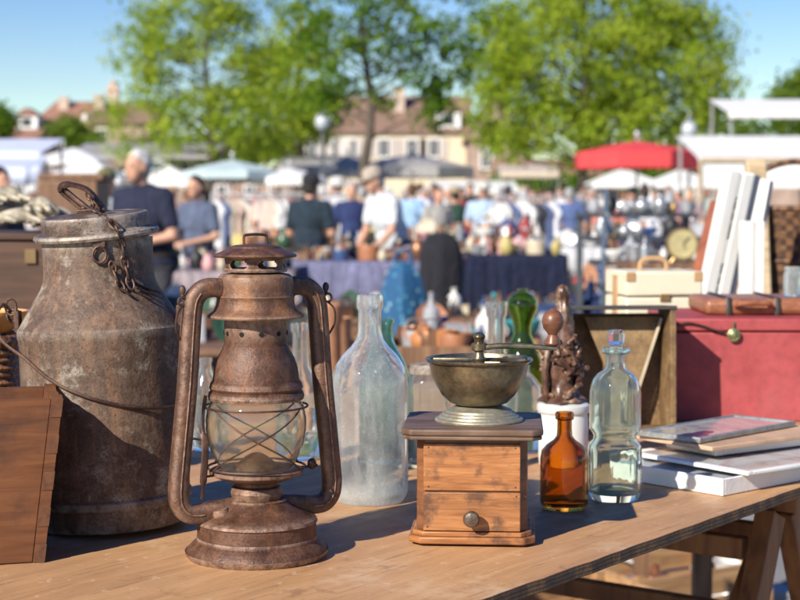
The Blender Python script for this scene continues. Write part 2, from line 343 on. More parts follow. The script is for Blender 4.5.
def tree(label, bx, Y, lobes, nclu, per, leaf, csz, mat, tr, seed, trunk_top, name='broadleaf_tree', group=None, low=None):
    """lobes: (px, py, rx px, ry px, dY m, rY m) in photo terms turned to metres at the tree's own distance"""
    r = random.Random(seed); base = Vector((X(bx, Y), Y, 0)); t = thing(name, label, 'tree', base, group=group)
    s = Y / FPX; L = []
    for (px, py, rx, ry, dy, ry_) in lobes:
        c = at(px, py, Y) - base; L.append((Vector((c.x, dy, c.z)), Vector((rx * s, ry_, ry * s))))
    wts = [l[1].x * l[1].z for l in L]; tips = []
    for _ in range(nclu):
        c, q = r.choices(L, wts)[0]
        while True:
            d = Vector((r.uniform(-1, 1), r.uniform(-1, 1), r.uniform(-1, 1)))
            if .15 < d.length < 1: break
        d = d.normalized() * (d.length ** .45)
        tips.append(c + Vector((d.x * q.x, d.y * q.y, d.z * q.z)))
    top = Z(trunk_top, Y); lo = Z(low, Y) if low else min(p.z for p in tips) * .9
    tk = MB(); N = 9; pts = [Vector((.10 * math.sin(k * 1.3 + seed), .1 * math.cos(k * 1.7 + seed), top * k / N)) * (1 if k else 0) for k in range(N + 1)]
    pts[0] = Vector((0, 0, -.05))
    tk.tube(pts, [tr * (1.25 - k / N) if k else tr * 1.5 for k in range(N + 1)], 10)
    for i, p in enumerate(tips):
        if i % 3: continue
        zz = max(lo * .95, min(top * .93, p.z - .55 * math.hypot(p.x, p.y))); a = Vector((0, 0, zz)); m_ = a.lerp(p, .5) + Vector((0, 0, .12 * (p - a).length * r.uniform(-.6, 1)))
        rr = tr * .22 * (1.1 - zz / top * .6); tk.tube([a, m_, p], [rr, rr * .55, rr * .12], 5, caps=False)
    tk.build('trunk', M_bark, t)
    vs = []; fs = []
    for p in tips:
        cs = csz * r.uniform(.6, 1.35)
        for k in range(int(per * r.uniform(.6, 1.3))):
            q = p + Vector((r.gauss(0, cs), r.gauss(0, cs), r.gauss(0, cs * .75)))
            nrm = Vector((r.gauss(0, 1), r.gauss(0, 1), r.gauss(.5, 1))).normalized(); u = nrm.orthogonal().normalized()
            u = Matrix.Rotation(r.uniform(0, 6.28), 3, nrm) @ u; v = nrm.cross(u); l = leaf * r.uniform(.6, 1.25); b0 = len(vs)
            dr = nrm * (-.12 * l)
            vs += [q - u * l * .5, q + v * l * .42 + dr, q + u * l * .55, q - v * l * .42 + dr]; fs.append((b0, b0 + 1, b0 + 2, b0 + 3))
    m = MB(); m.v = [tuple(v) for v in vs]; m.f = fs; m.build('crown', mat, t, flat=True)
    return t
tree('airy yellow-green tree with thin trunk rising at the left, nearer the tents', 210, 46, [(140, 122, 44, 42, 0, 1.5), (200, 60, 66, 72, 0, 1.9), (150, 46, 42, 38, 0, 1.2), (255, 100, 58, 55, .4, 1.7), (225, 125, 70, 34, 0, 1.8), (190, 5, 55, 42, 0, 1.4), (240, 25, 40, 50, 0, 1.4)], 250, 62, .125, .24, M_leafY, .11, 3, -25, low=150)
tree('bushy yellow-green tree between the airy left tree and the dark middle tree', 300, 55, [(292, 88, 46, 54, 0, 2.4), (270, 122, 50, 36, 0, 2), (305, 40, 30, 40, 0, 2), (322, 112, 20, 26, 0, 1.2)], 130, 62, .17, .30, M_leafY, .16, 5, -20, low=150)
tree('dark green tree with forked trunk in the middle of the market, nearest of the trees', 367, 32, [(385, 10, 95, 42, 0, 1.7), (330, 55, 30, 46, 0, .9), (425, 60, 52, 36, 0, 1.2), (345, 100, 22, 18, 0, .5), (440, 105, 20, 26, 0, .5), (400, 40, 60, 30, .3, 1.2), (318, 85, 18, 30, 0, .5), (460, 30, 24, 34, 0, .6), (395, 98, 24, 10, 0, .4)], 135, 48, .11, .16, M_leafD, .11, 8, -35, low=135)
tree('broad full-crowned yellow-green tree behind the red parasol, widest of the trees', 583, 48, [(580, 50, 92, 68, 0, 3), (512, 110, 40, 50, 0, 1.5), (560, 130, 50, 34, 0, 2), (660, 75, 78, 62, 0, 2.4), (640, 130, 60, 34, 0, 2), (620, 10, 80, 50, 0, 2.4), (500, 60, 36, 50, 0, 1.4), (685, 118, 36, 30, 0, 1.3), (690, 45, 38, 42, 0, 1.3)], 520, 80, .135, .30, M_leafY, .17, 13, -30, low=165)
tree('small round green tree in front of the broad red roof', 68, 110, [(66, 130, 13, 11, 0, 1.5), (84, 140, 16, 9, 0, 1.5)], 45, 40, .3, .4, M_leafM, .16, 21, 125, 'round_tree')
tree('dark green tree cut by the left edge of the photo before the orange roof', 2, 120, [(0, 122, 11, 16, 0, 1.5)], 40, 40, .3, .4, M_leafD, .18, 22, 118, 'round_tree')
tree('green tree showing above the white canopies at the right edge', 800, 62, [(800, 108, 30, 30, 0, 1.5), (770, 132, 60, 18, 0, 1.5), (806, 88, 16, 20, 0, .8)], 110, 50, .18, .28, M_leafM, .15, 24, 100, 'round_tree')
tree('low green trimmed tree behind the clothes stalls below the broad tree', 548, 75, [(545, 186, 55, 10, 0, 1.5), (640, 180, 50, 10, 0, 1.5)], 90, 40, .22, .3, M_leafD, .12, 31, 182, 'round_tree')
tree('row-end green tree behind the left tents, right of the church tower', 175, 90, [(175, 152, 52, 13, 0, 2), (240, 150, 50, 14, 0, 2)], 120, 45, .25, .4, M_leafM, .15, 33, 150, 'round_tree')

# ================================================================== tents, parasols, lamps
M_tent = cmat((.70, .70, .69), .6, 0, .05, 2); M_tgray = cmat((.30, .29, .29), .7, 0, .1, 2); M_tteal = cmat((.42, .52, .54), .7, 0, .1, 2); M_tblue = cmat((.52, .57, .72), .7, 0, .08, 1.5)
M_tred = cmat((.60, .05, .055), .7, 0, .12, 2.5); M_pole = cmat((.5, .5, .5), .4, .6, .1); M_wpole = wood('pale_pole', (.45, .34, .2), (.3, .22, .13), (.55, .43, .28), (1, 1, 8))
def canopy(label, px0, px1, Y, py_eave, py_peak, mat, kind='gable', depth=3, val=.25, name='market_tent', group=None, scallop=False, fr=None):
    x0, x1 = X(px0, Y), X(px1, Y); W = x1 - x0; ze, zp = Z(py_eave, Y), Z(py_peak, Y); t = thing(name, label, 'tent' if 'tent' in name else 'awning', ((x0 + x1) / 2, Y + depth / 2, 0), group=group)
    a, b = W / 2, depth / 2; m = MB(); n = 6
    if kind == 'gable':      # gable end towards the viewer
        m.add([(-a, -b, ze), (0, -b, zp), (a, -b, ze), (-a, b, ze), (0, b, zp), (a, b, ze)], [(0, 1, 4, 3), (1, 2, 5, 4)]); m.add([(-a, -b, ze), (a, -b, ze), (0, -b, zp)], [(0, 1, 2)])
    elif kind == 'pyramid':
        m.add([(-a, -b, ze), (a, -b, ze), (a, b, ze), (-a, b, ze), (0, 0, zp)], [(0, 1, 4), (1, 2, 4), (2, 3, 4), (3, 0, 4)])
    elif kind == 'lean':     # low in front, high behind
        m.add([(-a, -b, ze), (a, -b, ze), (a, b, zp), (-a, b, zp)], [(0, 1, 2, 3)])
    m.build('canopy', mat, t, solid=.012, flat=True)
    v = MB(); K = 18
    vs = []; fs = []
    for i in range(K + 1):
        x = -a + W * i / K; dz = val * (1 + (.25 * (i % 2) if scallop else 0)); vs += [(x, -b - .008, ze + .01), (x, -b - .02 - .015 * (i % 2), ze - dz)]
    fs = [(2 * i, 2 * i + 2, 2 * i + 3, 2 * i + 1) for i in range(K)]; v.add(vs, fs); v.build('valance', mat, t, solid=.01)
    for sx in (-1, 1):
        for sy in (-1, 1):
            MB().beam((sx * (a - .06), sy * (b - .06), 0), (sx * (a - .06), sy * (b - .06), (zp if (kind == 'lean' and sy > 0) else ze) - .03), .05, .05).build('pole', M_pole, t, flat=True)
    return t
def parasol(label, px, Y, py_eave, py_peak, half_px, mat, group=None, lean=0, vd=.16):
    loc = (X(px, Y), Y, 0); ze, zp = Z(py_eave, Y), Z(py_peak, Y); a = half_px * Y / FPX; t = thing('market_parasol', label, 'parasol', loc, R(22), group=group)
    m = MB(); n = 8; vs = [(0, 0, zp)] + [(a * math.cos(2 * math.pi * k / n), a * math.sin(2 * math.pi * k / n), ze) for k in range(n)]
    mid = [(a * .55 * math.cos(2 * math.pi * k / n), a * .55 * math.sin(2 * math.pi * k / n), ze + (zp - ze) * .52) for k in range(n)]
    vs += mid; m.add(vs, [(0, n + 1 + k, n + 1 + (k + 1) % n) for k in range(n)] + [(n + 1 + k, 1 + k, 1 + (k + 1) % n, n + 1 + (k + 1) % n) for k in range(n)])
    c = m.build('canopy', mat, t, solid=.01, flat=True)
    v = MB(); K = n * 6
    for k in range(K):
        def pt(q):
            e = q / 6; i = int(e) % n; f = e - int(e); A = Vector(vs[1 + i]); B = Vector(vs[1 + (i + 1) % n]); return A.lerp(B, f)
        p, q = pt(k), pt(k + 1); v.add([p + Vector((0, 0, .01)), q + Vector((0, 0, .01)), q - Vector((0, 0, vd)), (p + q) / 2 - Vector((0, 0, vd + .04)), p - Vector((0, 0, vd))], [(0, 1, 2, 3, 4)])
    v.build('valance', mat, t, solid=.01, flat=True)
    MB().tube([(0, 0, .02), (0, 0, zp + .1)], .03, 8).ell((0, 0, zp + .14), (.06, .06, .08)).build('pole', M_pole, t)
    for k in range(n): MB().tube([(0, 0, zp - .1), Vector(vs[1 + k]) * .98 + Vector((0, 0, -.01))], .012, 5).build('rib', M_wpole, t)
    MB().box((0, 0, .06), (.5, .5, .12)).build('base_block', M_stone, t, bevel=.01)
    return t
# left side
canopy('big pale blue-white lorry awning cut by the left edge of the photo', -70, 44, 30, 152, 135, M_tblue, 'lean', 2.0, .6, 'market_awning')
canopy('lavender-blue tarpaulin awning hanging lowest at the left edge', -70, 30, 26, 168, 156, M_tblue, 'lean', 1.6, .25, 'market_awning')
canopy('long grey awning with a white end above the white gabled tents', 68, 215, 50, 156, 140, M_tgray, 'lean', 3, .1, 'market_awning')
canopy('white gabled market tent behind the man in the green cap', 38, 122, 42, 180, 155, M_tent, 'pyramid', 3, .12)
canopy('white gabled market tent behind the white-haired man', 100, 196, 45, 183, 155, M_tent, 'pyramid', 3, .12)
canopy('low white market tent half hidden between lorry awning and gabled tents', 30, 100, 48, 160, 146, M_tent, 'pyramid', 3, .15)
parasol('pale teal parasol over the left clothes rail', 233, 42, 172, 160, 52, M_tteal)
parasol('white parasol right of the teal parasol over the clothes rail', 290, 42, 178, 168, 40, M_tent)
canopy('dark grey flat awning left of the middle trunk', 278, 362, 52, 167, 153, M_tgray, 'lean', 3, .3, 'market_awning')
parasol('dark grey parasol right of the middle trunk, in front of the cream house', 412, 52, 168, 154, 66, M_tgray, vd=.3)
parasol('small dark grey parasol just left of the middle trunk', 348, 50, 172, 156, 34, M_tgray)
canopy('long low white stall roof behind the crowd in the middle', 430, 520, 46, 190, 180, M_tent, 'lean', 2.5, .1)
canopy('beige stall roof behind the clothes left of the red parasol', 500, 560, 60, 172, 163, cmat((.5, .42, .33), .7), 'lean', 2.5, .25)
# right side
parasol('red market parasol with scalloped edge in front of the broad tree', 636, 33, 153, 141, 64, M_tred, vd=.30)
canopy('white market tent with ridge roof under the red parasol', 592, 665, 44, 184, 167, M_tent, 'pyramid', 3, .12)
canopy('second white market tent under the red parasol, farther right', 655, 722, 43, 184, 168, M_tent, 'pyramid', 3, .12)
canopy('large white canvas stall canopy behind the white shutters', 697, 840, 28, 158, 131, M_tent, 'lean', 2.2, .05)
t = thing('canvas_screen', 'white canvas wind screen hanging under the large white canopy', 'screen', (X(768, 27.9), 27.75, 0))
MB().box((0, 0, (Z(162, 27.9) + Z(188, 27.9)) / 2), (X(840, 27.9) - X(697, 27.9), .02, Z(162, 27.9) - Z(188, 27.9))).build('canvas', M_tent, t)
MB().beam((X(697, 27.9) - X(768, 27.9), -.04, Z(160, 27.9)), (X(840, 27.9) - X(768, 27.9), -.04, Z(160, 27.9)), .06, .07).build('rail', M_wpole, t)
for sx in (X(697, 27.9) - X(768, 27.9), X(840, 27.9) - X(768, 27.9)): MB().beam((sx, -.04, 0), (sx, -.04, Z(163, 27.9)), .05, .05).build('post', M_wpole, t)
canopy('white stall roof standing highest at the right edge, behind the large canopy', 727, 850, 34, 113, 93, M_tent, 'lean', 2.2, .12)
def lamp(label, px, Y, py):
    z = Z(py, Y); t = thing('street_lamp', label, 'street lamp', (X(px, Y), Y, 0), group='street lamps on the square')
    MB().tube([(0, 0, 0), (0, 0, .9)], [.12, .07], 10).tube([(0, 0, .9), (0, 0, z - .25)], [.055, .035], 8).build('post', cmat((.12, .13, .14), .5, .4), t)
    MB().ell((0, 0, z), (.21, .21, .24)).build('globe', cmat((.42, .46, .48), .25, 0, .05), t)
    MB().lathe([(0, z + .18), (.14, z + .2), (.02, z + .36), (.03, z + .45), (0, z + .5)], 12).build('lamp_cap', cmat((.3, .32, .33), .4, .5), t)
lamp('old style street lamp with white globe beside the red parasol', 688, 42, 130)
lamp('street lamp on a pale pole left of the dark middle tree', 323, 44, 122)
# ================================================================== people
M_skin = cmat((.50, .27, .18), .55, 0, .1, 20); M_skin2 = cmat((.36, .19, .13), .55, 0, .1, 20)
HAIR = {'white': (.50, .49, .48), 'grey': (.3, .3, .3), 'brown': (.10, .05, .025), 'dark': (.02, .016, .013), 'blond': (.42, .28, .13)}
def fabric(c):
    key = ('fab', tuple(round(x, 3) for x in c))
    if key in _cache: return _cache[key]
    m, n, b = newmat('cloth'); co = coords(n); f = noi(n, co, 7, 5, .6, 1.5); g = noi(n, coords(n, (1, 1, .3)), 16, 4, .6, 2)
    n.links.new(ramp(n, f, [(.3, tuple(x * .75 for x in c)), (.7, tuple(min(.9, x * 1.2) for x in c))]), b.inputs['Base Color']); b.inputs['Roughness'].default_value = .85
    bump(n, b, g, .9, .05); _cache[key] = m; return m
def person(label, px, py_top, Y, face=0, shirt=(.5, .5, .5), trousers=(.03, .035, .05), hair='brown', hat=None, pose='down', lean=0, build=1.0, near=False, sleeve=.55, skirt=None, longhair=False, group=None, bag=None, hmax=1.86):
    """face: 0 looks at the camera, 90 looks to the photo's right, -90 left, 180 away"""
    ztop = Z(py_top, Y)
    H = min(hmax, ztop / (1 - .14 * (1 - math.cos(R(lean))) - .0) if lean else ztop); H = max(1.45, H)
    k = H / 1.75; t = thing('person', label, 'person', (X(px, Y), Y, 0), R(face), group)
    hipz = .92 * k; LR = Matrix.Rotation(R(lean), 3, 'X')
    def U(p):  # upper body point, leant about the hips
        p = Vector(p) * k; q = p - Vector((0, 0, hipz)); return LR @ q + Vector((0, 0, hipz))
    def G(p): return Vector(p) * k
    W_ = build
    sh = {s: U((s * .18 * W_, 0, 1.42)) for s in (-1, 1)}
    arms = {}
    for s in (-1, 1):
        if pose == 'down': e, wv = U((s * .25 * W_, .02, 1.13)), U((s * .24 * W_, -.06, .88))
        elif pose == 'front': e, wv = U((s * .24 * W_, -.03, 1.14)), U((s * .09, -.27, 1.10))
        elif pose == 'reach': e, wv = U((s * .23 * W_, -.12, 1.18)), U((s * .16, -.36, 1.02))
        elif pose == 'one': e, wv = (U((s * .24 * W_, -.03, 1.14)), U((s * .09, -.28, 1.2))) if s > 0 else (U((s * .26 * W_, .03, 1.13)), U((s * .25 * W_, -.04, .88)))
        elif pose == 'hips': e, wv = U((s * .36 * W_, .06, 1.18)), U((s * .2 * W_, -.05, 1.0))
        arms[s] = (e, wv)
    b = MB(); vox = .011 if near else .02
    hc = U((0, -.02, 1.63)); 
    b.ell(hc + G((0, .005, .02)), (.076 * k, .095 * k, .108 * k)); b.ell(hc + G((0, -.03, -.045)), (.058 * k, .06 * k, .07 * k))          # skull, jaw
    b.ell(hc + G((0, -.098, -.01)), (.013 * k, .02 * k, .024 * k), 8, 6)                                                            # nose
    for s in (-1, 1): b.ell(hc + G((s * .077, .008, -.005)), (.011 * k, .02 * k, .03 * k), 8, 6)                                    # ears
    b.capsule(U((0, .01, 1.44)), U((0, -.005, 1.56)), .056 * k, .05 * k)
    def torso(m, g):
        m.ell(U((0, .0, 1.30)), ((.165 * W_ + g) * k, (.115 * W_ + g) * k, (.2 + g) * k)); m.ell(U((0, -.01 * W_, 1.08)), ((.15 * W_ + g) * k, (.118 * W_ + g) * k, (.2 + g) * k))
        m.capsule(U((-.13 * W_, 0, 1.41)), U((.13 * W_, 0, 1.41)), (.065 + g) * k, (.065 + g) * k)
    torso(b, 0); b.ell(G((0, .01, .92)), (.16 * W_ * k, .12 * W_ * k, .13 * k))
    feet = {}
    for s in (-1, 1):
        e, wv = arms[s]; d = (wv - e).normalized()
        b.capsule(sh[s], e, .05 * k, .04 * k); b.capsule(e, wv, .04 * k, .028 * k)
        side = Vector((s, 0, 0)); hp = wv + d * .05 * k; b.ell(hp, (.022 * k, .038 * k, .05 * k), 8, 6, d.to_track_quat('Z', 'Y').to_matrix())
        q = d.to_track_quat('Z', 'Y').to_matrix()
        for i, (off, ln) in enumerate(((-.03, .055), (-.01, .068), (.01, .064), (.028, .05))):
            a0 = hp + q @ Vector((0, off, .03)) * k; a1 = a0 + q @ Vector((-s * .012, 0, ln * .6)) * k; a2 = a1 + q @ Vector((-s * .022, 0, ln * .4)) * k
            b.capsule(a0, a1, .0095 * k, .009 * k, 6); b.capsule(a1, a2, .009 * k, .008 * k, 6)
        a0 = wv + q @ Vector((0, -.025, .02)) * k; b.capsule(a0, a0 + q @ Vector((-s * .02, -.03, .045)) * k, .011 * k, .009 * k, 6)
        hp_, kn, an = G((s * .09 * W_, 0, .90)), G((s * .105, -.015 - .02 * s, .49)), G((s * .11, .03 + .05 * s, .09))
        feet[s] = (hp_, kn, an); b.capsule(hp_, kn, .078 * k, .052 * k); b.capsule(kn, an, .05 * k, .036 * k); b.capsule(an + G((0, 0, -.03)), an + G((0, -.13, -.055)), .035 * k, .028 * k)
    sk = M_skin if hash(label) % 1 == 0 and len(label) % 3 else M_skin2
    b.build('body', sk, t, remesh=vox)
    m = MB(); torso(m, .018); m.ell(G((0, .005, .95)), ((.165 * W_ + .018) * k, (.125 * W_ + .016) * k, .1 * k))
    for s in (-1, 1):
        e, wv = arms[s]; f = sleeve; m.capsule(sh[s], sh[s].lerp(e, min(1, f * 1.25)), .066 * k, .06 * k)
        if f > .9: m.capsule(e, e.lerp(wv, .9), .056 * k, .045 * k)
    m.build('shirt', fabric(shirt), t, remesh=vox)
    cl = MB(); cl.lathe([(.062 * k, 0), (.075 * k, .0), (.066 * k, .045 * k), (.056 * k, .045 * k), (.062 * k, 0)], 14, U((0, .005, 1.455))); cl.build('collar', fabric(shirt), t)
    m = MB()
    if skirt:
        m.lathe([(0, .98 * k), (.15 * k, .98 * k), (.2 * k, .8 * k), (.27 * k, .42 * k), (.25 * k, .42 * k), (0, .6 * k)], 20); m.build('skirt', fabric(skirt), t, remesh=vox)
    else:
        m.ell(G((0, .01, .93)), ((.172 * W_) * k, (.132 * W_) * k, .12 * k))
        for s in (-1, 1): hp_, kn, an = feet[s]; m.capsule(hp_, kn, .092 * k, .07 * k); m.capsule(kn, an + G((0, 0, .03)), .07 * k, .06 * k)
        m.build('trousers', fabric(trousers), t, remesh=vox)
        MB().lathe([(.172 * W_ * k, 0), (.18 * W_ * k, 0), (.18 * W_ * k, .04 * k), (.172 * W_ * k, .04 * k), (.172 * W_ * k, 0)], 20, (0, .008, .985 * k), Matrix.Diagonal((1, .78, 1)).to_3x3()).build('belt', cmat((.03, .02, .015), .5), t)
    for s in (-1, 1):
        an = feet[s][2]; MB().ell(an + G((0, -.06, -.045)), (.048 * k, .135 * k, .05 * k)).build('shoe', cmat((.05, .04, .035), .5), t)
        MB().ell(hc + G((s * .03, -.083, .018)), (.012 * k, .008 * k, .007 * k), 8, 6).build('eye', cmat((.03, .025, .02), .2), t)
    MB().ell(hc + G((0, -.084, -.055)), (.024 * k, .009 * k, .006 * k), 8, 6).build('mouth', cmat((.35, .1, .08), .5), t)
    hm_ = cmat(HAIR[hair], .8, 0, .3, 60, .5); hr = MB()
    hr.ell(hc + G((0, .018, .035)), (.085 * k, .1 * k, .103 * k), 16, 10); hr.ell(hc + G((0, .055, -.02)), (.07 * k, .055 * k, .07 * k), 12, 8)
    if longhair: hr.ell(hc + G((0, .06, -.12)), (.09 * k, .05 * k, .16 * k), 12, 8)
    # trim the face side
    hv = []; 
    for v in hr.v:
        v = Vector(v); d = (v - hc) / k
        if d.z < .055 and d.y < 0: v.y += (-d.y) * .6 * k + .01 * k
        hv.append(tuple(v))
    hv = [tuple(Vector(v) + (Vector(v) - hc).normalized() * .016 * k * mnoise.noise(Vector(v) * 38)) for v in hv]
    hr.v = hv; hr.build('hair', hm_, t, remesh=.012)
    if bag is None and (len(label) * 7) % 3 == 0 and not lean: bag = [(.05, .04, .03), (.25, .12, .05), (.03, .05, .12), (.4, .36, .3)][len(label) % 4]
    if bag:
        g_ = .03; lp = [U((-.12, -.02, 1.485)), U((-.06 * W_, -(.135 + g_) * W_, 1.36)), U((.05 * W_, -(.14 + g_) * W_, 1.2)), U((.16 * W_, -(.09 + g_) * W_, 1.02)), U((.21 * W_, .0, .95)), U((.15 * W_, (.10 + g_) * W_, 1.03)), U((.03 * W_, (.14 + g_) * W_, 1.22)), U((-.07 * W_, (.12 + g_) * W_, 1.38))]
        MB().tube(spline(lp + [lp[0]], 4)[:-1], .014 * k, 6, closed=True, flat=.4).build('bag_strap', cmat(bag, .6), t)
        MB().box(U((.245 * W_, .0, .86)), (.09 * k, .26 * k, .22 * k)).build('shoulder_bag', cmat(bag, .6), t, bevel=.02, seg=3)
    if hat:
        kind, hcx = hat; hb = MB(); M_ = Matrix.Rotation(R(6), 3, 'X') if not lean else LR
        if kind == 'cap':
            hb.lathe([(.092, .04), (.094, .06), (.088, .1), (.066, .135), (.03, .15), (0, .153)], 20, hc + G((0, .012, .0)), M_ @ Matrix.Diagonal((k, k * 1.12, k)).to_3x3())
            c_ = hb.build('cap', fabric(hcx), t, solid=.004)
            br = MB(); pts = [(-.075, -.07), (-.06, -.13), (-.03, -.165), (0, -.172), (.03, -.165), (.06, -.13), (.075, -.07)]
            br.prism([(x * k, y * k) for x, y in reversed(pts)], 0, .006, M_, hc + G((0, 0, .045))); br.build('brim', fabric(hcx), c_)
        else:
            hb.lathe([(.092, .035), (.095, .07), (.088, .12), (.06, .14), (0, .142)], 20, hc + G((0, .01, 0)), M_ @ Matrix.Diagonal((k, k * 1.1, k)).to_3x3())
            c_ = hb.build('sun_hat', fabric(hcx), t, solid=.004)
            MB().lathe([(.09, .04), (.15, .03), (.155, .032), (.09, .046), (.09, .04)], 24, hc + G((0, .01, 0)), M_ @ Matrix.Diagonal((k, k * 1.1, k)).to_3x3()).build('brim', fabric(hcx), c_)
    return t
navy = (.012, .016, .045)
person('white-haired man in navy polo looking down to the left behind the milk can', 151, 150, 10.8, -42, navy, (.05, .05, .06), 'white', None, 'front', 8, 1.36, True)
person('person in pale shirt and olive cap between milk can handle and white-haired man', 107, 171, 13.5, 20, (.55, .58, .6), (.1, .1, .12), 'grey', ('cap', (.14, .14, .05)), 'down', 0, 1.0, True)
person('dark-haired woman in blue-grey top browsing left of the lantern, arms folded in front', 201, 176, 14, -35, (.10, .125, .20), (.015, .015, .02), 'dark', None, 'front', 5, 1.05, True)
person('man in dark cap and dark green-blue T-shirt seen from behind, above the lantern', 308, 175, 14.5, 150, (.012, .028, .045), (.35, .27, .18), 'dark', ('cap', (.02, .022, .03)), 'front', 4, 1.1, True)
person('man in white polo and light cap bending left over the lavender table', 398, 165, 14.2, -62, (.72, .74, .80), (.02, .025, .045), 'grey', ('cap', (.45, .38, .31)), 'reach', 20, 1.15, True)
person('person in dark navy jacket cut off by the left edge of the photo', 0, 168, 12, 60, navy, navy, 'dark', None, 'down', 0, 1.1, False, 1)
person('man in light blue shirt and cap facing the camera right of the white polo man', 484, 183, 21, -10, (.42, .55, .72), (.05, .07, .12), 'grey', ('cap', (.6, .58, .52)), 'front', 0, 1.1)
person('person in beige-grey shirt just right of the white polo man', 438, 187, 20, 30, (.40, .38, .35), (.05, .05, .05), 'brown', None, 'down', 0, 1.0)
person('person in navy blue standing left of the middle trunk', 352, 182, 19, 10, (.02, .035, .12), navy, 'grey', None, 'down', 0, 1.0)
person('person in white sun hat and white shirt behind the dark-capped man', 338, 178, 20, 0, (.6, .62, .66), (.08, .1, .2), 'white', ('sun', (.7, .68, .65)), 'down')
person('person in tan shirt and white cap right beside the middle trunk', 376, 180, 21, -20, (.45, .34, .2), navy, 'grey', ('cap', (.75, .73, .7)), 'down')
person('woman in coral pink dress with red-brown hair under the red parasol', 608, 188, 19.5, 160, (.72, .24, .18), (.3, .1, .1), 'brown', None, 'front', 3, 1.0, False, .4, (.72, .24, .18), True)
person('person in blue shirt left of the coral dress woman', 569, 188, 23, 180, (.10, .15, .32), (.05, .06, .1), 'grey', None, 'down', 0, 1.1)
person('person in denim blue top beside the hanging white clothes', 550, 190, 22, -30, (.12, .2, .42), navy, 'dark', None, 'front')
person('person in dark red top in the far crowd right of the beige shirt', 461, 188, 25, 0, (.28, .03, .05), navy, 'dark', None, 'down')
person('person in white top with dark hair at the far clothes rail', 512, 192, 28, 0, (.62, .6, .62), (.05, .05, .08), 'dark', None, 'front')
person('bald-looking grey person in pink top far behind the white polo man', 425, 188, 27, 10, (.5, .26, .25), navy, 'grey', None, 'down')
person('person in black top standing behind the left clothes rail', 258, 190, 26, 0, (.02, .02, .025), navy, 'brown', None, 'down')
person('person in pink blouse between white-haired man and blue-grey woman', 172, 186, 19, 20, (.55, .28, .28), (.4, .35, .3), 'blond', None, 'down')
person('person in white T-shirt far behind the blue-grey woman', 222, 190, 29, 0, (.65, .65, .66), (.1, .1, .15), 'dark', None, 'down')
person('person in pale grey top far behind the lantern cap', 240, 188, 31, 0, (.4, .4, .42), (.1, .1, .15), 'brown', None, 'down')
person('person in dark coat at the far stall right of the blue shirt', 592, 188, 24, 0, (.03, .03, .04), navy, 'grey', None, 'down')
person('person in light grey top far beyond the blue shirt', 532, 190, 31, 0, (.38, .4, .43), navy, 'brown', None, 'down')
person('person in white shirt beyond the glassware stall', 655, 190, 24, 0, (.65, .66, .7), navy, 'brown', None, 'down')
person('person in black hat beyond the glassware stall', 632, 188, 25, 0, (.1, .13, .2), navy, 'dark', ('cap', (.02, .02, .02)), 'down')
person('person in pale pink shirt at the far end beyond the glassware stall', 690, 190, 27, 0, (.5, .35, .35), navy, 'blond', None, 'down')
person('person in dark top just left of the olive-capped person', 62, 182, 22, 0, (.03, .03, .05), navy, 'dark', None, 'down')
person('person in white sun hat behind the low brown box at the left', 34, 186, 24, 20, (.55, .5, .5), navy, 'white', ('sun', (.72, .7, .66)), 'down')

# the far crowd: each a figure of its own, told apart by what it wears and where it stands
CW = [('navy blue', (.02, .03, .10)), ('black', (.015, .015, .02)), ('white', (.62, .62, .64)), ('pale blue', (.32, .45, .62)), ('dark green', (.03, .08, .05)), ('light grey', (.42, .43, .45)), ('grey', (.2, .21, .23)), ('tan', (.42, .32, .2)), ('mauve', (.32, .2, .3)), ('brick red', (.35, .07, .05))]
PLACE = [(18, 27, 'by the left edge below the blue-white awning'), (84, 25, 'under the left white gabled tent'), (126, 30, 'under the tent behind the white-haired man'), (188, 24, 'left of the clothes rail'), (232, 33, 'beyond the left clothes rail'), (276, 30, 'beyond the white garments'), (322, 26, 'just right of the dark-capped man'), (330, 34, 'under the dark grey awning'), (362, 25, 'close left of the middle trunk'), (388, 29, 'close right of the middle trunk'), (412, 24, 'behind the white polo man'), (420, 33, 'under the dark grey parasol'), (447, 27, 'beyond the beige-shirted person'), (455, 21.5, 'at the far crockery table, left end'), (470, 31, 'beyond the pale blue shirt'), (498, 25, 'right beside the pale blue shirt'), (508, 34, 'beyond the hanging white clothes'), (524, 23.5, 'before the right clothes rail'), (540, 28, 'beyond the denim-blue top'), (561, 33, 'under the beige stall roof'), (580, 26, 'between blue shirt and coral dress'), (590, 31, 'left under the red parasol'), (622, 29, 'right of the coral dress'), (644, 33, 'under the white tent below the parasol'), (668, 30, 'under the second white tent'), (678, 25, 'beyond the silver stand'), (706, 31, 'left of the white shutters, far off'), (404, 31, 'far off between trunk and parasol'), (434, 34, 'farthest below the cream house'), (484, 35, 'farthest below the stone house')]
rc = random.Random(77)
for i, (px, Y, wh) in enumerate(PLACE):
    cn, c = CW[(i * 7 + 3) % len(CW)] if i % 3 else CW[i % 2]; c = tuple(x * rc.uniform(.85, 1.1) for x in c)
    person(f'far person in {cn} top {wh}', px, rc.uniform(183, 191), Y, rc.choice([-150, -90, -40, 0, 30, 90, 160]), c, rc.choice([(.02, .02, .03), (.04, .06, .12), (.25, .2, .14)]), rc.choice(['dark', 'brown', 'grey', 'white', 'brown']), ('cap', rc.choice([(.6, .6, .58), (.03, .03, .05), (.4, .3, .2)])) if i % 4 == 1 else None, rc.choice(['down', 'front', 'one', 'hips']), 0, rc.uniform(.92, 1.12), False, .55, None, i % 5 == 2, 'people in the far crowd', None, 1.8)

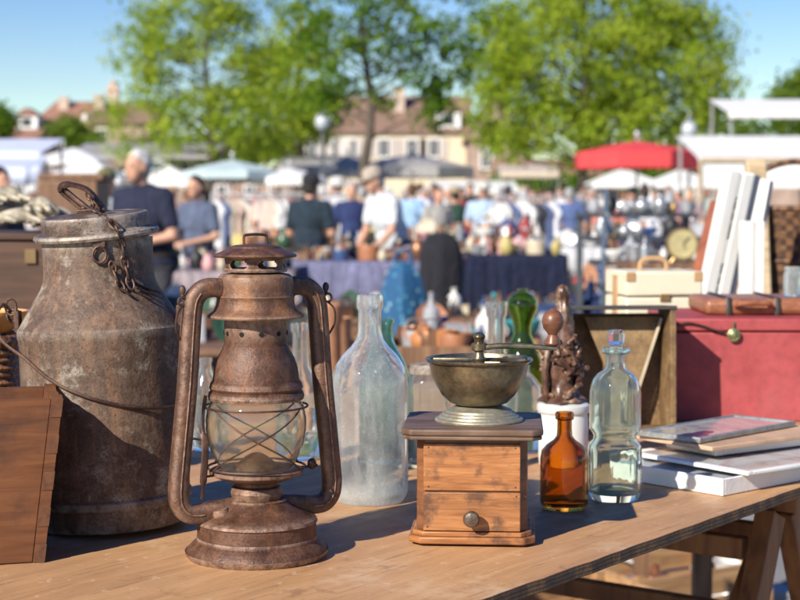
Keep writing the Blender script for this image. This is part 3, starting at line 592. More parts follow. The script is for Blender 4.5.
# ================================================================== clothes rails
GAR = [(.72, .72, .72), (.75, .73, .70), (.55, .18, .10), (.60, .28, .10), (.45, .40, .33), (.10, .14, .28), (.62, .45, .38), (.2, .2, .22), (.70, .70, .75), (.35, .05, .06), (.65, .60, .50), (.03, .03, .04), (.5, .28, .3)]
GN = ['white', 'off-white', 'rust red', 'orange', 'beige', 'navy', 'salmon', 'grey', 'bluish white', 'dark red', 'cream', 'black', 'pink']
def rail(label, where, px0, px1, Y, py, seq, ln=.95):
    seq = [c for c in seq]
    x0, x1 = X(px0, Y), X(px1, Y); z = Z(py, Y); t = thing('clothes_rail', label, 'clothes rail', ((x0 + x1) / 2, Y, 0)); a = (x1 - x0) / 2
    MB().tube([(-a, 0, z), (a, 0, z)], .015, 8).build('rail_bar', M_pole, t)
    for s in (-1, 1):
        MB().tube([(s * a, 0, z), (s * a, 0, .05)], .015, 8).build('post', M_pole, t); MB().tube([(s * a, -.3, .03), (s * a, .3, .03)], .018, 8).build('foot', M_pole, t)
    n = len(seq); W = (x1 - x0) / n
    for i, c in enumerate(seq):
        cx = x0 + W * (i + .5); L = ln * rnd.uniform(.7, 1.05); g = MB(); th = min(.06, W * .42); d = .22
        # garment edge-on, slightly turned: sloping shoulders, sleeves as folds, wavy hem
        prof = [(-.04, 0), (-d * .9, -.09), (-d, -.16), (-d * .82, -.24), (-d * .86, -L), (d * .86, -L), (d * .82, -.24), (d, -.16), (d * .9, -.09), (.04, 0)]
        vs = []
        for sx in (-1, 1):
            for j, (yy, zz) in enumerate(prof): vs.append((sx * th * (.35 if zz > -.1 else 1 + .35 * math.sin(j * 2.1 + i)), yy, z - .07 + zz))
        K = len(prof); g.add(vs, [tuple(range(K)), tuple(reversed(range(K, 2 * K)))] + [(j, K + j, K + (j + 1) % K, (j + 1) % K) for j in range(K)])
        go = g.build('hanging_garment', fabric(GAR[c]), None, (cx, Y, 0), rz=R(rnd.uniform(20, 55)), bevel=.012)
        k_ = seq[:i + 1].count(c); pre = '' if seq.count(c) == 1 else ['first ', 'second ', 'third ', 'fourth ', 'fifth '][k_ - 1]
        tag(go, f'{pre}{GN[c]} garment' + (' from the left' if pre else '') + f' hanging {where}', 'garment', f'garments {where}')
        MB().tube(spline([(0, -.17, z - .13), (0, 0, z - .06), (0, .17, z - .13)], 3), .005, 5).tube([(0, 0, z - .06), (0, 0, z - .015), (0, .015, z + .015), (0, .02, z)], .003, 5).build('hanger', M_pole, go)
rail('metal clothes rail under the teal parasol, left end', 'on the rail under the teal parasol', 212, 262, 20, 194, [0, 5, 4, 6, 10, 7, 12, 0])
rail('metal clothes rail full of white clothes behind the lantern top', 'on the rail behind the lantern top', 260, 344, 19.5, 194, [6, 10, 0, 0, 9, 7, 0, 1, 11, 5, 0, 0])
rail('metal clothes rail behind the light blue shirted man', 'on the rail behind the light blue shirt', 494, 552, 20.5, 197, [0, 1, 5, 0, 0, 7, 11, 5, 8])
rail('metal clothes rail in the far middle of the market', 'on the far middle rail', 404, 452, 27, 192, [11, 0, 8, 5, 9, 0, 6])
rail('metal clothes rail just left of the coral dress woman', 'on the rail near the coral dress woman', 556, 602, 25, 194, [8, 5, 5, 7, 0, 4])
rail('metal clothes rail at the far left behind the tents', 'on the far left rail', 52, 92, 27, 194, [0, 12, 5, 10, 0])
# ================================================================== stall goods
COL = {'white': (.62, .61, .58), 'cream': (.50, .43, .31), 'terracotta': (.34, .14, .065), 'blue': (.04, .075, .19), 'green': (.035, .08, .045), 'brown': (.16, .08, .04), 'black': (.02, .02, .022), 'red': (.28, .035, .03),
       'orange': (.46, .18, .06), 'yellow': (.42, .34, .12), 'grey': (.3, .31, .33), 'silver': (.42, .44, .46), 'brass': (.38, .26, .11), 'pink': (.6, .33, .33), 'teal': (.05, .25, .28), 'copper': (.30, .15, .085)}
def gmat(c):
    if c in ('silver', 'brass', 'copper'): return cmat(COL[c], .42, .7, .3, 20)
    return cmat(COL[c], .3 if c in ('white', 'blue', 'green', 'cream', 'teal') else .55, 0, .2, 18)
PROF = {
 'bowl': [(0, 0), (.25, 0), (.27, .06), (.42, .2), (.5, .45), (.5, .5)],
 'vase': [(0, 0), (.2, 0), (.3, .2), (.36, .45), (.28, .75), (.13, .92), (.12, 1.05), (.18, 1.15)],
 'jug': [(0, 0), (.25, 0), (.36, .2), (.38, .45), (.25, .75), (.2, .9), (.25, 1.0)],
 'cup': [(0, 0), (.25, 0), (.33, .2), (.38, .65), (.4, .7)],
 'bottle': [(0, 0), (.2, 0), (.22, .05), (.22, .7), (.18, .82), (.07, .95), (.07, 1.2), (.09, 1.22)],
 'pot': [(0, 0), (.4, 0), (.45, .1), (.47, .6), (.44, .62)],
 'candlestick': [(0, 0), (.28, 0), (.3, .05), (.1, .12), (.07, .3), (.12, .4), (.06, .5), (.06, .8), (.14, .88), (.12, 1.0)],
 'teapot': [(0, 0), (.28, 0), (.42, .15), (.48, .35), (.4, .58), (.22, .7)],
}
used = set()
def goods(kind, c, loc, s, where, rz=None, pool=None):
    for _ in range(25):
        if (kind, c, where) not in used or not pool: break
        kind, c = rnd.choice(pool[0]), rnd.choice(pool[1])
    used.add((kind, c, where))
    m = MB(); t = .02
    if kind in PROF:
        pr = smoothprof(PROF[kind], 2); pr[0] = (0, pr[0][1]); m.lathe(shell([(r * s, z * s) for r, z in pr], s * .03), 14)
        if kind in ('jug', 'cup', 'teapot'):
            r0 = {'jug': .33, 'cup': .36, 'teapot': .44}[kind]; m.tube(spline([(r0 * s, 0, .2 * s), ((r0 + .2) * s, 0, .3 * s), ((r0 + .2) * s, 0, .5 * s), (r0 * .8 * s, 0, .62 * s)], 3), .03 * s, 6)
        if kind == 'teapot':
            m.lathe([(.22 * s, .7 * s), (.2 * s, .76 * s), (.04 * s, .82 * s), (.06 * s, .88 * s), (0, .92 * s)], 12); m.tube([(-.4 * s, 0, .25 * s), (-.6 * s, 0, .45 * s), (-.7 * s, 0, .68 * s)], [.08 * s, .05 * s, .035 * s], 8)
        if kind == 'pot': m.tube(spline([(-.47 * s, 0, .5 * s), (-.3 * s, 0, .95 * s), (.3 * s, 0, .95 * s), (.47 * s, 0, .5 * s)], 4), .02 * s, 5)
    elif kind == 'box':
        m.box((0, 0, .25 * s), (.8 * s, .5 * s, .5 * s)); m.box((0, 0, .53 * s), (.84 * s, .54 * s, .06 * s)); m.box((0, -.26 * s, .42 * s), (.1 * s, .03 * s, .1 * s))
    elif kind == 'book':
        m.box((0, 0, .02 * s), (.7 * s, .5 * s, .02 * s)).box((.01 * s, 0, .08 * s), (.66 * s, .47 * s, .1 * s)).box((0, 0, .14 * s), (.7 * s, .5 * s, .02 * s)).box((-.345 * s, 0, .08 * s), (.02 * s, .5 * s, .1 * s))
    elif kind == 'plate':
        M = Matrix.Rotation(R(72), 3, 'X'); m.lathe([(0, .03 * s), (.3 * s, .03 * s), (.33 * s, .06 * s), (.5 * s, .1 * s), (.5 * s, .08 * s), (.34 * s, .04 * s), (.3 * s, .0), (0, 0)], 22, (0, 0, .48 * s), M); m.beam((-.15 * s, .05 * s, 0), (-.1 * s, .12 * s, .5 * s), .02 * s, .02 * s); m.beam((.15 * s, .05 * s, 0), (.1 * s, .12 * s, .5 * s), .02 * s, .02 * s); m.beam((0, -.12 * s, .01 * s), (0, .3 * s, .01 * s), .3 * s, .02 * s)
    elif kind == 'frame':
        M = Matrix.Rotation(R(-12), 3, 'X'); z = .5 * s
        for dx, dz, a, b in ((-.38, 0, .08, 1), (.38, 0, .08, 1), (0, .46, .68, .08), (0, -.46, .68, .08)): m.box(M @ Vector((dx * s, 0, dz * s)) + Vector((0, 0, z)), (a * s, .04 * s, b * s), M)
        m.box((0, .01 * s, z), (.7 * s, .015 * s, .86 * s), M); m.beam((0, .0, .6 * s), (0, .3 * s, 0), .04 * s, .015 * s)
    elif kind == 'lamp':
        m.lathe([(0, 0), (.22 * s, 0), (.24 * s, .04 * s), (.06 * s, .1 * s), (.12 * s, .3 * s), (.05 * s, .55 * s), (.03 * s, .7 * s), (0, .7 * s)], 14); m.lathe([(.36 * s, .6 * s), (.18 * s, 1.0 * s), (.17 * s, 1.0 * s), (.35 * s, .6 * s), (.36 * s, .6 * s)], 18)
    elif kind == 'figurine':
        m.lathe([(0, 0), (.2 * s, 0), (.2 * s, .08 * s), (.12 * s, .1 * s), (.16 * s, .3 * s), (.1 * s, .5 * s), (.14 * s, .62 * s), (.05 * s, .74 * s), (0, .75 * s)], 12); m.ell((0, 0, .82 * s), (.08 * s, .08 * s, .1 * s), 10, 8); m.tube([(-.12 * s, 0, .62 * s), (-.2 * s, -.06 * s, .45 * s), (-.05 * s, -.15 * s, .4 * s)], .035 * s, 6); m.tube([(.12 * s, 0, .62 * s), (.22 * s, -.02 * s, .45 * s), (.12 * s, -.12 * s, .35 * s)], .035 * s, 6)
    o = m.build({'plate': 'display_plate', 'frame': 'framed_picture', 'box': 'lidded_box', 'lamp': 'table_lamp'}.get(kind, kind), gmat(c), None, loc, rz=rnd.uniform(-.6, .6) if rz is None else rz)
    nm = {'plate': 'plate', 'frame': 'picture frame', 'box': 'lidded box', 'lamp': 'table lamp'}.get(kind, kind)
    return tag(o, f'{c} {nm} {where}', nm, f'{c} {nm}s {where}')
def stall_table(label, px0, px1, Y, py, depth, cloth=None, clabel=None, drop=.4, skip_front=False):
    x0, x1 = X(px0, Y), X(px1, Y); z = Z(py, Y); cx = (x0 + x1) / 2; t = thing('stall_table', label, 'table', (cx, Y + depth / 2, 0))
    a, b = (x1 - x0) / 2, depth / 2
    MB().box((0, 0, z - .02), (2 * a, 2 * b, .03)).build('tabletop', M_plankd, t, bevel=.003)
    for s in (-1, 1):
        for q in (-1, 1): MB().beam((s * (a - .12), q * (b - .05), 0), (s * (a - .12), q * (b - .25), z - .035), .05, .04).build('leg', M_plankd, t)
        MB().beam((s * (a - .12), -(b - .1), .4), (s * (a - .12), (b - .1), .4), .03, .06).build('crossbar', M_plankd, t)
    if cloth:
        m = MB(); N = 28; vs = []; fs = []
        path = [(-b - .012, -drop), (-b - .014, -drop * .6), (-b - .012, -.05), (-b - .006, -.008), (-b + .03, 0), (0, 0), (b - .03, 0), (b + .006, -.01), (b + .012, -drop * .5), (b + .014, -drop)]
        for i in range(N + 1):
            x = -a - .015 + (2 * a + .03) * i / N
            for j, (y, dz) in enumerate(path):
                f = min(1, abs(dz) / drop); wv = .03 * f * math.sin(i * 1.9 + (j > 4) * 2) + .02 * f * math.sin(i * .8)
                vs.append((x, y + (-wv if y < 0 else wv) - (.03 * f if y < 0 else -.03 * f), z + .003 + dz + (.02 * math.sin(i * .7) if j in (0, 9) else 0)))
        K = len(path); fs = [(i * K + j, (i + 1) * K + j, (i + 1) * K + j + 1, i * K + j + 1) for i in range(N) for j in range(K - 1)]
        m.add(vs, fs)
        c = m.build('tablecloth', fabric(cloth), None, (cx, Y + depth / 2, 0), solid=.004, ang=80); tag(c, clabel, 'tablecloth')
    return (x0, x1, Y, Y + depth, z + (.006 if cloth else -.004))
M_plankd = wood('dark_trestle_wood', (.16, .08, .04), (.07, .035, .02), (.25, .14, .07), (10, 10, 1), 4, .6)
def fill(area, n, where, kinds, cols, smin, smax, skip=None):
    x0, x1, y0, y1, z = area; done = []
    for _ in range(n):
        for _try in range(30):
            s = rnd.uniform(smin, smax); x = rnd.uniform(x0 + s * .5, x1 - s * .5); y = rnd.uniform(y0 + s * .5, y1 - s * .5)
            if all(math.hypot(x - a, y - b) > (s + c) * .46 for a, b, c in done): break
        else: continue
        done.append((x, y, s)); goods(rnd.choice(kinds), rnd.choice(cols), (x, y, z), s, where, None, (kinds, cols + ['grey', 'black', 'blue', 'copper']))
CER = ['bowl', 'vase', 'jug', 'cup', 'teapot', 'candlestick', 'plate', 'pot', 'bottle', 'figurine']
MIX = CER + ['box', 'book', 'frame', 'lamp']
# the lavender stall, in front of the white polo man
A = stall_table('long trestle table under the lavender cloth', 292, 505, 12.6, 262, .9, (.17, .175, .29), 'pale lavender cloth covering the long table in front of the white polo man', .36)
fill(A, 60, 'on the lavender-clothed table', CER + ['box', 'book'], ['terracotta', 'orange', 'white', 'cream', 'brown', 'copper', 'orange'], .09, .19)
# the navy stall
B = stall_table('trestle table under the navy cloth', 468, 566, 11.2, 256, .9, (.002, .006, .032), 'dark navy cloth draped over the table right of the lavender one', .55)
fill(B, 34, 'on the navy-clothed table', CER, ['white', 'cream', 'terracotta', 'brown', 'silver', 'pink', 'yellow'], .09, .18)
# left stall: between milk can and lantern
C = stall_table('low trestle table below the dark-haired woman', 150, 292, 11.8, 272, .9, (.30, .25, .27), 'greyish pink cloth on the table below the blue-grey woman', .18)
fill(C, 24, 'on the pinkish-clothed table below the dark-haired woman', MIX, ['white', 'pink', 'black', 'green', 'cream', 'white', 'brown', 'blue'], .09, .2)
# far row of stalls in front of the rails
D = stall_table('long table of crockery in front of the light blue shirted man', 405, 552, 15.4, 240, 1.0, (.12, .12, .15), 'dark grey cloth on the far crockery table', .5)
fill(D, 54, 'on the far crockery table', CER, ['white', 'cream', 'pink', 'grey', 'silver', 'brown', 'blue', 'red', 'copper'], .11, .24)
E = stall_table('far table of bric-a-brac behind the lantern top', 222, 385, 15, 250, 1.0, (.16, .12, .11), 'brownish grey cloth on the far bric-a-brac table', .5)
fill(E, 46, 'on the far bric-a-brac table', MIX, ['white', 'cream', 'terracotta', 'yellow', 'grey', 'brown', 'green'], .11, .26)
F_ = stall_table('table below the coral dress woman', 556, 625, 13.5, 248, .8, (.60, .60, .62), 'white cloth over the table below the coral dress woman', .22)
fill(F_, 14, 'on the table below the coral dress', CER, ['white', 'white', 'cream', 'silver', 'yellow'], .12, .22)
J_ = stall_table('waist-high dark table of small goods before the lavender cloth', 300, 476, 9.6, 318, .8, None)
fill(J_, 52, 'on the dark table before the lavender cloth', MIX, ['black', 'brown', 'grey', 'blue', 'white', 'green', 'copper', 'cream', 'brown'], .06, .15)
K1 = stall_table('dark table of small goods before the navy cloth', 480, 600, 9.2, 318, .8, None)
fill(K1, 44, 'on the dark table before the navy cloth', MIX, ['black', 'brown', 'blue', 'white', 'red', 'grey', 'teal', 'brown'], .06, .15)
L1 = stall_table('dark table of small goods at the dark-haired woman side', 150, 294, 9.4, 312, .8, None)
fill(L1, 44, 'on the dark table nearest the dark-haired woman', MIX, ['black', 'pink', 'blue', 'white', 'green', 'grey', 'brown', 'black'], .06, .15)
# low nearer stall with dark goods seen between the bottles
G_ = stall_table('low dark table of odds and ends between the bottles', 395, 580, 7.4, 345, .8, None)
fill(G_, 22, 'on the low dark table between the bottles', MIX, ['blue', 'grey', 'white', 'teal', 'terracotta', 'black', 'grey'], .10, .2)
H_ = stall_table('low dark table seen between milk can and lantern', 150, 345, 6.8, 348, .8, None)
fill(H_, 20, 'on the low dark table left of the tall clear bottle', MIX, ['blue', 'grey', 'white', 'pink', 'brown', 'black', 'green'], .10, .22)
I_ = stall_table('small table of crockery under the right end of the stalls', 575, 628, 8.6, 300, .7, (.012, .03, .10), 'blue cloth on the small table left of the glassware stand', .4)
fill(I_, 9, 'on the small blue-clothed table', MIX, ['white', 'red', 'blue', 'copper', 'black'], .10, .18)
# far left table with dark trunk
t = thing('wooden_chest', 'dark brown wooden chest standing open behind the pale antlers at the left', 'chest', (X(64, 9), 9.3, 0))
zc = Z(180, 9); MB().box((0, 0, zc * .5), (.34, .4, zc)).build('chest_body', M_plankd, t, bevel=.01); MB().box((0, .05, zc + .02), (.38, .3, .04)).build('lid', M_plankd, t, bevel=.01)
MB().box((0, -.2, zc * .8), (.06, .02, .08)).build('clasp', gmat('brass'), t)

# tall teal bag, black draped stand, terracotta tubes
p = at(403, 335, 9.6)
t = thing('patterned_bag', 'bulging teal blue patterned fabric bag hanging before the lavender table', 'bag', (p.x, 9.6, 0))
def patterned():
    m, n, b = newmat('teal_print'); co = coords(n); v = n.nodes.new('ShaderNodeTexVoronoi'); v.inputs['Scale'].default_value = 22; n.links.new(co, v.inputs['Vector'])
    c = ramp(n, v.outputs['Distance'], [(.1, (.45, .5, .45)), (.22, (.02, .16, .26)), (.5, (.01, .07, .17))]); n.links.new(c, b.inputs['Base Color']); b.inputs['Roughness'].default_value = .8; return m
mp = patterned(); z0 = 0.02; z1 = Z(258, 9.6)
MB().lathe(smoothprof([(0, z0), (.13, z0), (.17, z0 + .15), (.155, z0 + .45), (.13, z1 - .22), (.09, z1 - .08), (.03, z1 - .03), (0, z1 - .03)], 4), 28, wob=lambda a, z: 1 + .07 * math.sin(5 * a + 4 * z) + .04 * math.sin(11 * a)).build('sack', mp, t)
MB().tube(spline([(-.05, 0, z1 - .06), (-.04, 0, z1 + .03), (.04, 0, z1 + .03), (.05, 0, z1 - .06)], 5), .012, 6).build('strap', mp, t)
MB().tube([(-.09, 0, z1 - .09), (0, -.09, z1 - .08), (.09, 0, z1 - .09), (0, .09, z1 - .08)], .014, 6, closed=True).build('drawstring', gmat('cream'), t)
p = at(441, 300, 10.4)
t = thing('dress_form', 'black draped tailor dummy standing at the front of the lavender table', 'dress form', (p.x, 10.4, 0)); z1 = Z(232, 10.4)
MB().lathe(smoothprof([(0, z1), (.06, z1 - .01), (.10, z1 - .05), (.13, z1 - .12), (.14, z1 - .3), (.13, z1 - .5), (.16, z1 - .72), (.18, z1 - .95), (.17, z1 - .95), (0, z1 - .8)], 4), 28, wob=lambda a, z: 1 + .05 * math.sin(7 * a)).build('draped_cloth', fabric((.012, .012, .018)), t)
MB().lathe([(.02, .05), (.02, z1 - .8)], 8).build('pole', M_plankd, t)
for k in range(3): a = k * 2.1; MB().tube([(0, 0, .12), (.22 * math.cos(a), .22 * math.sin(a), .015)], .015, 6).build('foot', M_plankd, t)
MB().lathe([(0, z1 + .06), (.02, z1 + .05), (.03, z1), (0, z1)], 12).build('finial', gmat('brown'), t)
def lean_board(label, a, b, w_, th, mat, name='leaning_board'):
    o = MB().beam(a, b, w_, th).build(name, mat, None, bevel=.004); return tag(o, label, 'board')
# terracotta chimney tubes right of the lantern
for i, (px, dy) in enumerate(((327, 0), (337, .35))):
    p = at(px, 360, 4.6 + dy)
    o = MB().lathe(shell([(0, 0), (.045, 0), (.05, .02), (.042, .05), (.04, .2), (.047, .22), (.047, .26), (.038, .27)] if i == 0 else [(0, 0), (.05, 0), (.055, .03), (.045, .06), (.043, .18), (.05, .2)], .008), 20).build('clay_pipe', cmat((.42, .2, .1), .8, 0, .25, 12, .2), None, (p.x, 4.6 + dy, Z(395, 4.6)))
    tag(o, ['taller orange clay pipe standing between lantern and tall clear bottle', 'shorter orange clay pipe behind the taller one right of the lantern'][i], 'clay pipe')
    o2 = MB().box((0, 0, 0), (.2 - .02 * i, .2, .02)); 
zt = Z(395, 4.6)
K_ = thing('side_table', 'low wooden stand carrying the orange clay pipes', 'table', (X(332, 4.8), 4.78, 0)); MB().box((0, 0, zt - .012), (.34, .7, .022)).build('tabletop', M_plankd, K_)
for s in (-1, 1):
    for q in (-1, 1): MB().beam((s * .14, q * .3, 0), (s * .14, q * .3, zt - .023), .03, .03).build('leg', M_plankd, K_)
# dark bin with orange goods behind the mill
zb = Z(345, 4.3); zq = Z(412, 4.3); x0, x1 = X(388, 4.3), X(486, 4.3)
t = thing('wooden_crate', 'dark wooden crate of orange odds and ends behind the brass grinder bowl', 'crate', ((x0 + x1) / 2, 4.45, 0)); W = x1 - x0
m = MB()
for sx in (-1, 1): m.box((sx * (W / 2 - .008), 0, (zb + zq) / 2), (.016, .3, zb - zq))
for sy in (-1, 1):
    for k in range(3): m.box((0, sy * .158, zq + (k + .5) * (zb - zq) / 3), (W, .014, (zb - zq) / 3 - .006))
m.box((0, 0, zq + .008), (W - .034, .3, .016)); m.build('crate_body', M_plankd, t, bevel=.002)
MB().box((0, 0, zq - .02), (W + .1, .45, .03)).build('stand_top', M_plankd, t)
for s in (-1, 1):
    for q in (-1, 1): MB().beam((s * W / 2, q * .2, 0), (s * W / 2, q * .2, zq - .036), .035, .035).build('leg', M_plankd, t)
for i in range(15):
    o = goods(rnd.choice(['bowl', 'cup', 'jug', 'pot', 'teapot']), rnd.choice(['terracotta', 'orange', 'brown', 'copper', 'grey']), (x0 + .05 + (W - .1) * ((i * .38) % 1), 4.34 + .2 * ((i * .61) % 1), zq + .02 + (zb - zq) * (.30 if i < 6 else .72)), .09, 'heaped in the dark crate behind the grinder', None, (['bowl', 'cup', 'jug', 'pot', 'teapot', 'vase'], ['terracotta', 'orange', 'brown', 'copper', 'grey']))

# the glassware and silver stand on the right, in three steps
SY = 7.4; M_dkp = cmat((.06, .07, .08), .5)
t = thing('display_stand', 'dark stepped display stand crowded with silver and glass on the right', 'stand', (X(668, SY), SY + .5, 0)); steps = []
for k in range(4):
    z = Z(285 - k * 24, SY + .3 * k); y = -.5 + .3 * k; MB().box((0, y + .14, z - .012), (X(735, SY) - X(604, SY), .28, .022)).build('shelf', cmat((.04, .045, .055), .4), t, bevel=.003)
    steps.append((z, SY + .5 + y))
for s in (-1, 1):
    a = (X(735, SY) - X(604, SY)) / 2 - .02
    MB().beam((s * a, -.48, 0), (s * a, -.48, steps[0][0] - .024), .03, .03).build('post', M_dkp, t); MB().beam((s * a, .62, 0), (s * a, .62, steps[3][0] - .024), .03, .03).build('post', M_dkp, t)
MB().beam((-a - .02, -.5, steps[0][0] - .1), (-a + .11, .4, steps[3][0] + .12), .022, .022).build('side_rail', cmat((.08, .11, .15), .4), t)
for k, (z, y) in enumerate(steps):
    x0, x1 = X(610, SY), X(728, SY) - .01
    for row in range(2):
        x = x0 + rnd.uniform(0, .03)
        while x < x1:
            s = rnd.uniform(.055, .11); c = rnd.choice(['silver', 'silver', 'grey', 'grey', 'white', 'black', 'black', 'brass', 'blue', 'brown'])
            goods(rnd.choice(['vase', 'jug', 'teapot', 'candlestick', 'cup', 'plate', 'bowl', 'bottle']), c, (x + s / 2, y + .08 + .12 * row, z), s, f'on the {["lowest", "second lowest", "second highest", "top"][k]} step of the silver stand', None, (['vase', 'jug', 'teapot', 'candlestick', 'cup', 'plate', 'bowl', 'bottle'], ['silver', 'grey', 'white', 'black', 'brass', 'blue', 'brown', 'copper'])); x += s * .95
p = at(681, 262, 6.6)
t = thing('alarm_clock', 'round yellowish clock face in front of the silver stand', 'clock', (p.x, 6.6, p.z - .0))
MB().lathe([(0, 0), (.062, 0), (.066, .01), (.066, .04), (0, .04)], 28, (0, 0, .075), Matrix.Rotation(R(90), 3, 'X')).build('case', gmat('brass'), t)
MB().lathe([(0, .041), (.056, .041), (.056, .043), (0, .043)], 28, (0, 0, .075), Matrix.Rotation(R(90), 3, 'X')).build('dial', cmat((.42, .36, .18), .6), t)
for a_, l_ in ((40, .04), (160, .028)): MB().beam((0, -.046, .075), (l_ * math.sin(R(a_)), -.046, .075 + l_ * math.cos(R(a_))), .006, .002).build('hand', gmat('black'), t)
for s in (-1, 1): MB().tube([(s * .03, -.02, .02), (s * .045, -.02, 0)], .006, 6).build('foot', gmat('brass'), t)
t = thing('side_table', 'narrow dark table carrying the round yellowish clock', 'table', (p.x, 6.65, 0)); MB().box((0, 0, p.z - .013), (.5, .35, .025)).build('tabletop', M_plankd, t)
for s in (-1, 1):
    for q in (-1, 1): MB().beam((s * .22, q * .14, 0), (s * .22, q * .14, p.z - .026), .03, .03).build('leg', M_plankd, t)
fill((p.x - .24, p.x - .08, 6.5, 6.8, p.z), 4, 'beside the round yellowish clock', CER, ['silver', 'black', 'green'], .07, .1)

# goods on the ground under and around the far tables, crates under cloths
def crate(label, x, y, z, W, D, H, mat, rz=0, group=None, slats=3, name='wooden_crate'):
    t = thing(name, label, 'crate', (x, y, z), rz, group); m = MB()
    for sx in (-1, 1):
        for k in range(slats): m.box((sx * (W / 2 - .007), 0, (k + .5) * H / slats), (.014, D - .03, H / slats - .008))
    for sy in (-1, 1):
        for k in range(slats): m.box((0, sy * (D / 2 - .007), (k + .5) * H / slats), (W, .014, H / slats - .008))
    m.box((0, 0, .006), (W - .03, D - .03, .012)); m.build('slatted_side', mat, t, bevel=.002)
    for sx in (-1, 1):
        for sy in (-1, 1): MB().box((sx * (W / 2 - .03), sy * (D / 2 - .03), H / 2), (.025, .025, H)).build('corner_post', mat, t)
    return t
M_crate = wood('crate_wood', (.36, .2, .09), (.2, .1, .045), (.5, .32, .16), (1, 12, 12), 4, .6)
spots = [(250, 10.4), (320, 10.8), (352, 11.2), (505, 10.2), (560, 9.4), (600, 10.4), (215, 9.2), (285, 9.0), (340, 8.8), (468, 9.0), (520, 8.4)]
wn = ['left of the lantern top', 'behind the lantern top', 'between lantern and tall bottle', 'below the navy cloth', 'at the right end of the navy cloth', 'below the coral dress', 'behind the lantern shoulder', 'behind the lantern hood', 'behind the clay pipes', 'left below the navy cloth', 'nearest below the navy cloth']
for i, (px, y) in enumerate(spots):
    x = X(px, y); crate(f'open slatted crate on the ground {wn[i]}', x, y, 0, .55, .36, .3 + .05 * (i % 3), M_crate if i % 2 else M_plankd, rnd.uniform(-.3, .3), 'crates standing on the market ground')
    for q in range(5): goods(rnd.choice(MIX[:-1]), rnd.choice(['blue', 'white', 'brown', 'green', 'red', 'grey', 'cream']), (x - .18 + .09 * q, y + .08 * math.sin(q * 2), .02 + .16), rnd.uniform(.1, .2), f'in the crate {wn[i]}')
# dark cloths hanging further below the navy table
# behind the right: baskets on a table, shutters, boards
Yb = 3.95; x0, x1 = .64, X(900, Yb); zb = Z(318, Yb)
t = thing('stall_table', 'wooden table behind the red box carrying the wicker baskets', 'table', ((x0 + x1) / 2, Yb + .06, 0)); MB().box((0, 0, zb - .015), (x1 - x0, 1.0, .03)).build('tabletop', M_plankd, t, bevel=.002)
for s in (-1, 1):
    for q in (-1, 1): MB().beam((s * ((x1 - x0) / 2 - .04), q * .45, 0), (s * ((x1 - x0) / 2 - .04), q * .45, zb - .03), .04, .04).build('leg', M_plankd, t)
def wicker(name, c1, c2, sc_=60):
    m, n, b = newmat(name); co = coords(n); ck = n.nodes.new('ShaderNodeTexChecker'); ck.inputs['Scale'].default_value = sc_; ck.inputs[1].default_value = (*c1, 1); ck.inputs[2].default_value = (*c2, 1)
    n.links.new(co, ck.inputs[0]); c = mixc(n, ramp(n, noi(n, co, 8, 5), [(.35, 0.0), (.7, .6)]), ck.outputs[0], c2); n.links.new(c, b.inputs['Base Color']); b.inputs['Roughness'].default_value = .6; bump(n, b, ck.outputs[1], .7, .003); return m
M_wick = wicker('dark_wicker', (.20, .10, .045), (.06, .028, .014), 60)
def basket(label, cx, cy, z, a, b, H, mat, handle=0, flare=1.12, rz=0):
    """rows of weave modelled as stacked rings round stakes"""
    t = thing('wicker_basket', label, 'basket', (cx, cy, z), rz); m = MB(); n = 40; rows = max(8, int(H / .009)); vs = []
    def oval(k, f, ph): 
        an = 2 * math.pi * k / n; ca, sa = math.cos(an), math.sin(an); q = (abs(ca) ** 3.5 + abs(sa) ** 3.5) ** (-1 / 3.5); w_ = 1 + .012 * (1 if (k + ph) % 2 else -1); return Vector((a * f * ca * q * w_, b * f * sa * q * w_, 0))
    for r_ in range(rows):
        f = 1 + (flare - 1) * r_ / rows; zz = (r_ + .5) * H / rows; pts = [oval(k, f, r_) + Vector((0, 0, zz)) for k in range(n)]; m.tube(pts, H / rows * .56, 5, closed=True)
    m.add([oval(k, 1, 0) * .99 + Vector((0, 0, .006)) for k in range(n)], [tuple(range(n))]); m.build('woven_side', mat, t)
    MB().tube([oval(k, flare, 0) + Vector((0, 0, H)) for k in range(n)], .008, 8, closed=True).build('rim', mat, t)
    if handle: MB().tube(spline([(-a * flare, 0, H), (-a * .9, 0, H + handle * .7), (0, 0, H + handle), (a * .9, 0, H + handle * .7), (a * flare, 0, H)], 6), .008, 8).build('handle', mat, t)
    return t
cx = X(808, Yb); hb = Z(262, Yb) - zb
basket('lower dark wicker hamper behind the red box, under another basket', cx, Yb + .16, zb, .105, .12, hb, M_wick, 0, 1.02)
basket('upper dark wicker basket with arched handle at the right edge', cx + .005, Yb + .16, zb + hb + .008, .11, .12, Z(212, Yb) - zb - hb, M_wick, .12, 1.0)
M_oldwhite = wood('flaking_white_paint', (.72, .71, .67), (.6, .58, .54), (.8, .79, .76), (6, 6, 1), 5, .7, (.30, .26, .2), .3, st_range=(.62, .72), st_scale=14)
